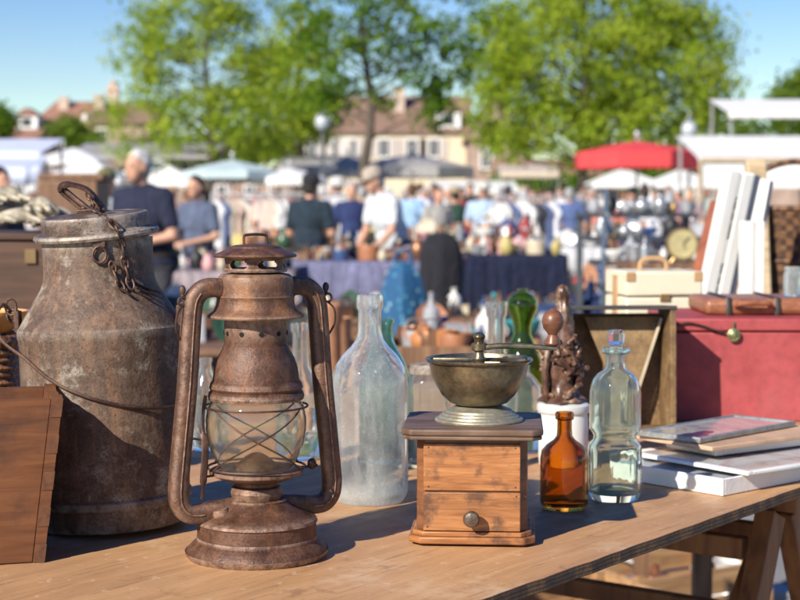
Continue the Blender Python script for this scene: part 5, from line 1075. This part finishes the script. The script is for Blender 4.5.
MB().lathe([(0, z(362)), (6 * s, z(361)), (8.5 * s, z(347)), (9, z(345))] and [(0, z(362)), (6 * s, z(361)), (7.5 * s, z(347)), (6 * s, z(344)), (9 * s, z(340)), (9.3 * s, z(332)), (7 * s, z(328.5)), (0, z(327.5))], 8, M=Matrix.Rotation(R(20), 3, 'Z')).build('stopper', M_clean, dec, flat=True)
MB().lathe([(0, .0086), (22 * s, .0086), (22.5 * s, .011), (0, .0125)], 48).build('tinted_foot', M_tealg, dec)
bottle('clear straight-sided tumbler bottle between grinder spindle and green gourd bottle', 496, 425, [(19, None), (21, 418), (21, 376), (19, 366), (12, 358), (8.5, 348), (8.5, 318), (10.5, 314), (11, 303), (10.5, 301)], M_clean, .0022)
bottle('green gourd-shaped bottle behind the grinder crank', 522, 410, [(18, None), (20, 404), (22, 380), (21, 362), (14, 345), (9, 334), (8.5, 327), (11, 318), (15.5, 308), (15, 300), (10, 294), (5, 292), (4.5, 289.5), (6, 288.5)], M_greeng, .0022)
def jar(label, x, y, prof, lidprof=None, lidmat=None, fillmat=None, glassmat=M_clean):
    F = Fit(x, y, max(r for r, _ in prof)); s = F.s; t = thing('glass_jar', label, 'jar', F.loc + Vector((0, 0, .0006)))
    MB().lathe(shell([(0, 0)] + [(r * s, max(0, F.z(yy)) if yy is not None else 0) for r, yy in prof], .0022, .005), 48).build('jar_body', glassmat, t, ang=60)
    if lidprof: MB().lathe([(r * s, F.z(yy)) for r, yy in lidprof], 48).build('lid', lidmat, t)
    return t, F
jar('squat clear glass jar with dull metal lid left of the grinder bowl', 428, 470, [(20, None), (22, 462), (22, 385), (20, 376), (17, 373), (17, 370)], [(0, 372.5), (18.5, 372.5), (19, 368), (18, 363), (0, 361)], M_canlid)
jar('domed clear glass jar behind the right side of the grinder bowl', 518, 455, [(24, None), (27, 447), (27, 400), (24, 386), (17, 377), (11, 371), (11, 366), (12.5, 365)])
wj, F = jar('white lidded ceramic jar carrying the brown carved figure', 563, 470, [(22, None), (24, 465), (25, 455), (25, 420), (24, 412)], None, None, None, cmat((.70, .69, .66), .35, 0, .06, 12))
sw = F.s; MB().lathe([(0, F.z(411.8)), (25.5 * sw, F.z(411.8)), (27 * sw, F.z(409)), (26.5 * sw, F.z(404)), (24 * sw, F.z(402)), (0, F.z(401.5))], 48).build('lid', cmat((.62, .62, .60), .4, .1, .12, 12), wj)
# brown glazed figure, gnarled like driftwood
M_fig = rust('brown_glaze', (.11, .05, .03), (.24, .12, .07), (.03, .015, .01), (.36, .26, .18), 50, .05, .38, 120, .5)
fb = F.loc + Vector((-.002, 0, F.z(401.5) + .0012)); fig = thing('carved_figure', 'glossy brown carved figure with twisted arms on the white jar', 'figurine', fb); Fz = lambda y: F.z(y) - F.z(401.5)
m = MB(); m.lathe(smoothprof([(0, 0), (21 * sw, 0), (21 * sw, .004), (15 * sw, Fz(392)), (14 * sw, Fz(370)), (14 * sw, Fz(345)), (10 * sw, Fz(322)), (8 * sw, Fz(308)), (6 * sw, Fz(300)), (7 * sw, Fz(293)), (5 * sw, Fz(286)), (0, Fz(283))], 3), 32, wob=lambda a, zz: 1 + .28 * mnoise.noise(Vector((math.cos(a) * 2.2, math.sin(a) * 2.2, zz * 55))) + .08 * math.sin(7 * a + zz * 120))
m.build('robed_body', M_fig, fig, ang=80)
r2 = random.Random(4)
for k in range(24):
    a = R(200 + r2.uniform(-60, 160)); r0 = 17 * sw; zz = Fz(r2.uniform(345, 398)); P = [(r0 * math.cos(a), r0 * math.sin(a), max(.003, zz))]
    for q in range(4): a += r2.uniform(-.5, .5); r0 += r2.uniform(-.003, .0035); zz += r2.uniform(-.002, .012); P.append((r0 * math.cos(a), r0 * math.sin(a), max(.003, zz)))
    MB().tube(spline(P, 5), [.0028 + .0012 * math.sin(j) for j in range(21)], 7).build('branch', M_fig, fig)
MB().tube(spline([(-17 * sw, -.016, 0.003), (-18 * sw, -.02, Fz(370)), (-14 * sw, -.016, Fz(340)), (-9 * sw, -.01, Fz(330))], 6), .0042, 8).build('branch', M_fig, fig)

# ================================================================== coffee grinder
M_mwood = wood('honey_wood', (.30, .118, .038), (.16, .06, .022), (.43, .19, .068), (2, 1, 22), 9, .42, (.07, .028, .015), .3, st_range=(.53, .66), st_scale=38)
M_mdark = wood('dark_wood', (.17, .068, .03), (.08, .032, .016), (.26, .11, .045), (1, 1, 9), 9, .42, (.05, .022, .012), .3, st_scale=20)
M_mtop = wood('grey_worn_wood', (.12, .07, .043), (.055, .032, .02), (.23, .155, .105), (1, 14, 1), 9, .5, (.09, .05, .035), .35, st_scale=26)
M_brass = rust('aged_brass', (.24, .19, .115), (.38, .31, .19), (.11, .08, .05), (.20, .21, .17), 24, .8, .30, 130, .12)
M_pew = rust('tarnished_brass_rings', (.34, .31, .23), (.46, .43, .34), (.2, .17, .12), None, 24, .55, .42, 130, .15)
fr = onz(474, 548); Yc = fr.y + .068; s = fr.y / FPX
mill = thing('coffee_grinder', 'wooden coffee grinder with brass bowl, crank and knobbed drawer', 'coffee grinder', (at(474, 548, Yc).x - .001, Yc, TZ), R(-4))
hh = lambda y: (548 - y) * s
def oct_(w_, d_, c): a, b = w_ / 2, d_ / 2; return [(-a + c, -b), (a - c, -b), (a, -b + c), (a, b - c), (a - c, b), (-a + c, b), (-a, b - c), (-a, -b + c)]
for sx in (-1, 1):
    for sy in (-1, 1): MB().lathe([(0, 0), (.007, 0), (.0075, .003), (0, .003)], 16, (sx * .05, sy * .05, 0)).build('foot', M_mdark, mill)
Wp, Wb, Wt = 129 * s, 113 * s, 141 * s
MB().prism(oct_(Wp, Wp, .012), .003, hh(538)).build('plinth', M_mwood, mill, bevel=.0015); MB().prism(oct_(Wp - .008, Wp - .008, .011), hh(538), hh(533)).build('plinth_step', M_mwood, mill, bevel=.0012)
MB().prism(oct_(Wb, Wb, .009), hh(533), hh(438)).build('body', M_mdark, mill, bevel=.001)
MB().prism(oct_(Wt, Wt, .010), hh(438), hh(434)).build('top_moulding', M_mtop, mill, bevel=.0012); MB().prism(oct_(Wt + .003, Wt + .003, .011), hh(434) + .0002, hh(427)).build('top_board', M_mtop, mill, bevel=.0022, seg=3)
yb = -Wb / 2
MB().box((0, yb - .0008, (hh(443) + hh(491)) / 2), (98 * s, .004, hh(443) - hh(491))).build('front_panel', M_mwood, mill, bevel=.0008)
dr = MB().box((0, yb - .0015, (hh(492.5) + hh(532)) / 2), (98.5 * s, .006, hh(492.5) - hh(532))).build('drawer', M_mwood, mill, bevel=.001)
dr.data.materials[0] = wood('drawer_wood', (.29, .118, .04), (.155, .06, .022), (.42, .19, .072), (2, 1, 22), 10, .42, (.06, .026, .015), .3, st_range=(.52, .64), st_scale=30)
MB().lathe([(0, 0), (.0035, 0), (.0032, .006), (.0058, .008), (.0085, .0115), (.0088, .0145), (.007, .018), (.003, .0195), (0, .0195)], 28, (0, yb - .0045, hh(517)), Matrix.Rotation(R(90), 3, 'X')).build('knob', rust('knob_metal', (.13, .095, .07), (.25, .19, .14), (.06, .04, .03), None, 40, .5, .38), dr)
for (kx, kz) in ((-44, 487), (44, 487), (-44, 447), (44, 447), (-45, 528), (45, 496)):
    MB().lathe([(0, 0), (.0011, 0), (0, .0006)], 8, (kx * s, yb - (.0028 if kz < 491 else .0045), hh(kz)), Matrix.Rotation(R(90), 3, 'X')).build('nail', M_iron, mill)
# metal parts
zt = hh(427); sc_ = Yc / FPX
cx_ = .006
MB().lathe([(0, zt), (.0475, zt), (.048, zt + .0015), (.047, zt + .0032), (.0435, zt + .004), (.0428, zt + .0062), (.040, zt + .007), (.0393, zt + .009), (.0363, zt + .0098), (.0355, zt + .012), (.032, zt + .0132), (.026, zt + .016), (.021, zt + .018), (0, zt + .018)], 72, (cx_, 0, 0)).build('collar', M_pew, mill, ang=25)
zr = zt + .067; Mx = Matrix.Rotation(R(0), 3, 'X')
bp = [(0, zt + .0165), (.021, zt + .0165), (.030, zt + .020), (.039, zt + .0285), (.045, zt + .039), (.0502, zt + .051), (.0522, zr - .004), (.0555, zr - .0025), (.0568, zr - .0008), (.0555, zr + .001), (.0530, zr + .0008)]
inn = [(.0505, zr - .004), (.0482, zt + .051), (.043, zt + .040), (.037, zt + .0305), (.0285, zt + .0225), (.012, zt + .019), (0, zt + .019)]
MB().lathe(smoothprof(bp[1:], 3)[:0] + bp + inn, 96, (cx_ - .0005, 0, 0)).build('bowl', M_brass, mill, ang=24).scale = (1.03, 1.03, 1)
MB().lathe([(0, zt + .019), (.006, zt + .019), (.006, zr - .004), (.0075, zr), (.0055, zr + .003), (.005, zr + .008), (.0085, zr + .0095), (.0085, zr + .0165), (.005, zr + .018), (.0055, zr + .021), (.0068, zr + .024), (.0055, zr + .027), (.003, zr + .0285), (0, zr + .029)], 24, (cx_, 0, 0)).build('spindle', M_brass, mill)
za = zr + .0135
MB().beam((cx_ - .0505, .012, zr - .002), (cx_ + .0505, .012, zr - .002), .004, .010, (0, 1, 0)).build('bridge', M_brass, mill, bevel=.001)
crk = MB().tube(spline([(cx_ + .004, 0, za - .0015), (cx_ + .022, -.001, za + .0005), (cx_ + .05, -.001, za + .0005), (cx_ + .072, 0, za - .001), (cx_ + .084, 0, za - .001)], 6), [.0042] * 12 + [.0036] * 13, 10, sq=3, flat=.75).build('crank', M_brass, mill)
kn = (cx_ + .079, 0, za)
MB().lathe([(0, .002), (.0075, .002), (.0085, .004), (.007, .009), (.005, .013), (.0065, .0155), (.0102, .020), (.0118, .0265), (.0112, .032), (.008, .0375), (.0045, .0395), (.003, .041), (0, .0415)], 32, kn).build('crank_knob', wood('knob_wood', (.15, .06, .03), (.08, .03, .016), (.22, .095, .05), (1, 1, 6), 20, .32), crk)

# ================================================================== back right: framed tray, red box, cases
Mg = rust('worn_gilt_board', (.22, .13, .055), (.38, .25, .11), (.09, .05, .025), (.06, .032, .02), 22, 0, .7, 60, .3, (.5, .62))
Y1 = 2.48; pl = at(566, 310, Y1); pr_ = at(678, 312, Y1); W = pr_.x - pl.x; zt_ = pl.z - TZ
tray = thing('wooden_tray', 'brown box tray standing on edge, worn gilt inside, behind the decanter', 'tray', ((pl.x + pr_.x) / 2, Y1, TZ), R(4), rot=(R(-3), 0, R(4)))
D_ = .085
MB().box((0, D_ - .004, zt_ / 2), (W - .012, .006, zt_ - .014)).build('back_board', Mg, tray)
for sx, nm in ((-1, 1), (1, 1)): MB().box((sx * (W / 2 - .004), D_ / 2 - .002, zt_ / 2), (.009, D_, zt_)).build('side_board', cmat((.52, .46, .34), .6, 0, .2, 15) if sx < 0 else Mg, tray, bevel=.001)
MB().box((0, D_ / 2 - .002, zt_ + .003), (W + .004, D_ + .004, .006)).build('top_edge', cmat((.05, .045, .04), .5), tray, bevel=.001); MB().box((0, D_ / 2 - .002, .004), (W - .018, D_, .008)).build('bottom_edge', Mg, tray)
# added triangle, its paler stained tone standing for the sunlit area inside
a = W / 2 - .012
MB().add([(-.28 * W, .046, zt_ - .012), (a, .046, zt_ - .012), (.12 * W, .044, .014), (-.28 * W, .0465, zt_ - .012)][:3], [(0, 1, 2)]).build('lit_triangle', rust('stained_lit_board', (.25, .16, .075), (.34, .235, .12), (.10, .06, .03), (.07, .04, .022), 20, 0, .75, 60, .3, (.52, .62)), tray, solid=.003, flat=True)
MB().beam((a - .002, .038, zt_ - .014), (.10 * W, .036, .012), .004, .004).build('triangle_edge', gmat('cream'), tray)  # cream strip marking the diagonal edge of the lit area
# red box
M_redp = rust('dusty_red_paint', (.35, .058, .062), (.385, .075, .078), (.30, .045, .05), (.42, .14, .13), 5, 0, .6, 90, .12, (.6, .9))
Y2 = 2.62; x0 = at(672, 330, Y2).x; x1 = at(845, 330, Y2).x; zt2 = at(700, 319, Y2).z - TZ; W = x1 - x0; Dp = .26
red = thing('red_box', 'large dusty red box with thin lid standing behind the picture frames', 'box', ((x0 + x1) / 2, Y2 + Dp / 2, TZ), R(-1.5))
MB().box((0, 0, (zt2 - .022) / 2), (W, Dp, zt2 - .022)).build('box_body', M_redp, red, bevel=.003); lid = MB().box((0, 0, zt2 - .0095), (W + .006, Dp + .006, .021)).build('lid', M_redp, red, bevel=.003)
# strap with brass disc hanging across the lid
M_str = cmat((.03, .022, .018), .5, 0, .3, 30); M_ddisc = rust('verdigris_brass', (.22, .25, .12), (.42, .38, .2), (.10, .10, .05), None, 60, .6, .4)
lz = lambda px, py: Vector((at(px, py, Y2 - .006).x - (x0 + x1) / 2, -Dp / 2 - .007, at(px, py, Y2 - .006).z - TZ))
MB().tube(spline([lz(677, 326), lz(690, 323), lz(705, 326), lz(716, 330), lz(728, 333)], 6), .0028, 8, flat=.6).build('strap', M_str, red)
MB().lathe([(0, 0), (.0105, 0), (.011, .002), (.0085, .0035), (.0075, .0025), (.004, .0045), (0, .005)], 24, lz(736, 335), Matrix.Rotation(R(90), 3, 'X')).build('brass_disc', M_ddisc, red); MB().tube([lz(736, 322), lz(736, 331)], .0017, 6).build('clasp_pin', M_ddisc, red)
# brown leather case on the red box
M_leath = rust('brown_leather', (.30, .115, .055), (.42, .19, .10), (.17, .06, .03), None, 20, 0, .42, 160, .3)
Y3 = 2.68; xa, xb = at(706, 310, Y3).x, at(835, 310, Y3).x; hz = at(750, 300, Y3).z - (TZ + zt2); tz = TZ + zt2 + .0012; W = xb - xa
lc = thing('leather_case', 'flat brown leather case with black straps lying on the red box', 'case', ((xa + xb) / 2, Y3 + .09, tz))
MB().box((0, 0, hz / 2), (W, .17, hz)).build('case_body', M_leath, lc, bevel=.010, seg=4)
for q in (-.32, .06): MB().tube([(q * W, -.0875, 0.001), (q * W, -.0885, hz * .5), (q * W, -.084, hz + .0016), (q * W, .084, hz + .0016)], .005, 8, flat=.3).build('strap', M_str, lc)
MB().tube(spline([(-.26 * W, -.086, hz * .55), (-.24 * W, -.10, hz * .75), (-.13 * W, -.104, hz * .8), (-.02 * W, -.10, hz * .75), (0, -.086, hz * .55)], 6), .0045, 8).build('handle', M_leath, lc)
F = Fit(792, 303, 8, tz + hz)
o = MB().lathe(shell([(0, 0), (.0145, 0), (.0155, .003), (.0155, .036), (.0135, .041), (.0135, .044), (.0145, .045), (.0145, .051)], .0018, .004), 36).build('glass_jar', M_clear, None, (X(793, 2.76), 2.76, tz + hz + .0008)); tag(o, 'small frosted glass jar standing on the brown leather case', 'jar')
# cream vanity case
Y4 = 3.0; xa, xb = at(616, 280, Y4).x, at(696, 280, Y4).x; W = xb - xa; H4 = at(650, 271, Y4).z - TZ
M_creamc = cmat((.66, .60, .45), .55, 0, .08, 10, .1); M_tan = cmat((.42, .26, .13), .5, 0, .2, 20)
va = thing('vanity_case', 'cream vanity case with tan top handle behind the gilt tray', 'case', ((xa + xb) / 2 + .006, Y4 + .07, TZ), R(9))
MB().box((0, 0, (H4 - .05) / 2), (W, .14, H4 - .05)).build('case_body', M_creamc, va, bevel=.004); MB().box((0, 0, H4 - .024), (W, .14, .046)).build('lid', M_creamc, va, bevel=.004)
for sx in (-1, 1):
    MB().box((sx * (W / 2 - .009), -.0695, H4 - .011), (.018, .004, .018)).build('corner_patch', M_tan, va, bevel=.001); MB().box((sx * (W / 2 + .0002), 0, H4 / 2), (.003, .03, H4 - .02)).build('side_band', M_tan, va)
MB().tube(spline([(-.026, 0, H4 - .001), (-.025, 0, H4 + .014), (-.012, 0, H4 + .021), (.012, 0, H4 + .021), (.025, 0, H4 + .014), (.026, 0, H4 - .001)], 6), .005, 8, flat=.7).build('handle', M_tan, va)
MB().box((0, -.072, H4 - .05), (.02, .004, .014)).build('latch', gmat('brass'), va, bevel=.0008)

# ================================================================== picture frames and albums, right
M_wcard = cmat((.72, .71, .68), .6, 0, .09, 14, .15); 
def picmat(name, cols, sc_=9):
    m, n, b = newmat(name); co = coords(n); f = noi(n, co, sc_, 7, .7, 1.5); c = ramp(n, f, cols); n.links.new(c, b.inputs['Base Color']); b.inputs['Roughness'].default_value = .12; b.inputs['Coat Weight'].default_value = .6; return m
def quadthing(name, label, cat, pxs, z0, h, mats, border, glassy, zlift=0, picname='picture'):
    """flat rectangular thing whose TOP face corners show at three given pixels (near, right, left)"""
    zt_ = z0 + h; a, b, c = [onz(x, y, zt_) for x, y in pxs]; u = b - a; v = c - a; Lu, Lv = u.length, v.length; u.normalize(); v = Vector((-u.y, u.x, 0)) * (1 if u.cross(v).z > 0 else -1)
    ctr = a + u * Lu / 2 + v * Lv / 2; t = thing(name, label, cat, (ctr.x, ctr.y, z0), math.atan2(u.y, u.x)); fm, pm = mats
    if border > 0:
        for sx in (-1, 1):
            MB().box((sx * (Lu / 2 - border / 2), 0, h / 2), (border, Lv, h)).build('frame_side', fm, t, bevel=.001); MB().box((0, sx * (Lv / 2 - border / 2), h / 2), (Lu - 2 * border, border, h - .0006)).build('frame_side', fm, t, bevel=.001)
        MB().box((0, 0, h * .4), (Lu - 2 * border, Lv - 2 * border, h * .7)).build(picname, pm, t)
    else:
        MB().box((0, 0, h / 2), (Lu, Lv, h)).build('block', fm, t, bevel=.0015)
    return t
pm1 = picmat('landscape_print', [(.3, (.10, .16, .25)), (.45, (.42, .46, .48)), (.55, (.62, .60, .55)), (.7, (.16, .20, .16))]); pm2 = picmat('pale_print', [(.35, (.45, .20, .17)), (.5, (.66, .62, .60)), (.7, (.72, .73, .74))], 6); pm3 = picmat('sky_print', [(.35, (.35, .45, .58)), (.6, (.68, .70, .72)), (.75, (.55, .48, .4))], 6)
T0 = TZ + .0006
quadthing('canvas_block', 'white deep-edged canvas block lying nearest the table edge', 'canvas', ((723, 479), (842, 457), (628, 459)), T0, .0215, (M_wcard, pm3), .004, 1)
o = quadthing('framed_picture', 'white framed reddish print, the lower one right of the canvas block', 'picture frame', ((748, 472), (880, 452), (700, 446)), T0 + .0225, .005, (M_wcard, pm2), .010, 1)
quadthing('framed_picture', 'white frame without glass lying across the canvas block under the grey frame', 'picture frame', ((716, 448), (842, 433), (648, 443)), T0 + .0285, .011, (M_wcard, M_wcard), .014, 1)
b3 = quadthing('picture_book', 'thick tan-covered book lying under the topmost frame', 'book', ((712, 447), (838, 430), (640, 434)), T0 + .0405, .006, (cmat((.50, .32, .2), .6), M_wcard), 0, 1)
quadthing('framed_picture', 'grey-framed glazed landscape print lying topmost on the stack', 'picture frame', ((700, 438), (796, 421), (636, 430)), T0 + .0475, .0075, (rust('grey_frame', (.30, .31, .30), (.42, .43, .42), (.18, .17, .16), None, 40, .3, .4), pm1), .006, 1)

# ================================================================== left foreground crate, basket, bowl
M_cr = wood('old_crate_wood', (.13, .046, .015), (.085, .03, .011), (.18, .07, .024), (1.5, 1, 14), 6, .5, (.035, .014, .008), .5, st_scale=16, st_range=(.5, .68))
cr = thing('dovetailed_crate', 'brown finger-jointed wooden crate at the left edge of the table', 'crate')
z0 = TZ + .0005; fb_ = onz(44, 562, z0); ft = at(61, 400, fb_.y - .006); Hc = ft.z - z0; Wc = .30; Dc = .12; fl = ft.x - fb_.x
cr.location = (fb_.x, fb_.y, z0); cr.rotation_euler = (0, 0, R(16)); th = .011
def panel(a, b, c, d, nrm): nrm = Vector(nrm) * th; v = [Vector(q) for q in (a, b, c, d)]; return MB().add(v + [q + nrm for q in v], [(0, 1, 2, 3), (7, 6, 5, 4), (0, 4, 5, 1), (1, 5, 6, 2), (2, 6, 7, 3), (3, 7, 4, 0)])
nt_ = 9
panel((-Wc, 0, 0), (-th, 0, 0), (fl - th, 0, Hc), (-Wc - fl, 0, Hc), (0, 1, 0)).build('front_board', M_cr, cr, bevel=.0012)
panel((-Wc, Dc, 0), (-th, Dc, 0), (fl - th, Dc, Hc), (-Wc - fl, Dc, Hc), (0, -1, 0)).build('back_board', M_cr, cr, bevel=.0012)
# right board with a worn wavy top
m = MB(); K = 14; vs = []
for k in range(K + 1):
    y = -.0006 + (Dc + .0012) * k / K; dz = .003 * math.sin(k * 1.1) - .0035 * (3 < k < 9); vs += [(0, y, 0), (fl, y, Hc + dz), (-th, y, 0), (fl - th, y, Hc + dz)]
fs = []
for k in range(K): a = 4 * k; b = a + 4; fs += [(a, b, b + 1, a + 1), (a + 2, a + 3, b + 3, b + 2), (a + 1, b + 1, b + 3, a + 3), (a, a + 2, b + 2, b)]
fs += [(0, 1, 3, 2), (4 * K, 4 * K + 2, 4 * K + 3, 4 * K + 1)]; m.add(vs, fs); m.build('side_board', M_cr, cr)
M_end = wood('crate_end_grain', (.105, .038, .014), (.06, .022, .009), (.14, .055, .02), (8, 8, 8), 12, .7)
for k in range(nt_):
    if k % 2: continue
    f0, f1 = k / nt_, (k + 1) / nt_; MB().add([(fl * f0 - .0105, -.0006, Hc * f0), (fl * f0 + .0006, -.001, Hc * f0), (fl * f1 + .0006, -.001, Hc * f1), (fl * f1 - .0105, -.0006, Hc * f1)], [(0, 1, 2, 3)]).build('finger_joint', M_end, cr, solid=.0012, flat=True)
MB().box((-Wc / 2 - .005, Dc / 2, .006), (Wc - .03, Dc - 2 * th - .002, .01)).build('bottom_board', M_cr, cr)
panel((-Wc, th, 0), (-Wc, Dc - th, 0), (-Wc - fl, Dc - th, Hc), (-Wc - fl, th, Hc), (1, 0, 0)).build('side_board', M_cr, cr)
pb = onz(-12, 500); hb_ = at(0, 340, pb.y + .05).z - TZ
basket('small dark wicker basket behind the crate at the left edge', pb.x - .005, pb.y + .05, TZ + .0006, .030, .045, hb_, wicker('brown_wicker', (.24, .11, .045), (.07, .03, .015), 130), 0, 1.05)
o = MB().lathe(shell(smoothprof([(0, 0), (.018, 0), (.03, .008), (.042, .020), (.046, .027)], 3), .004, .005), 40).build('wooden_bowl', cmat((.62, .30, .10), .4, 0, .15, 14), None, (pb.x - .004, pb.y + .05, TZ + hb_ + .0095)); tag(o, 'orange wooden bowl resting on the small wicker basket', 'bowl')
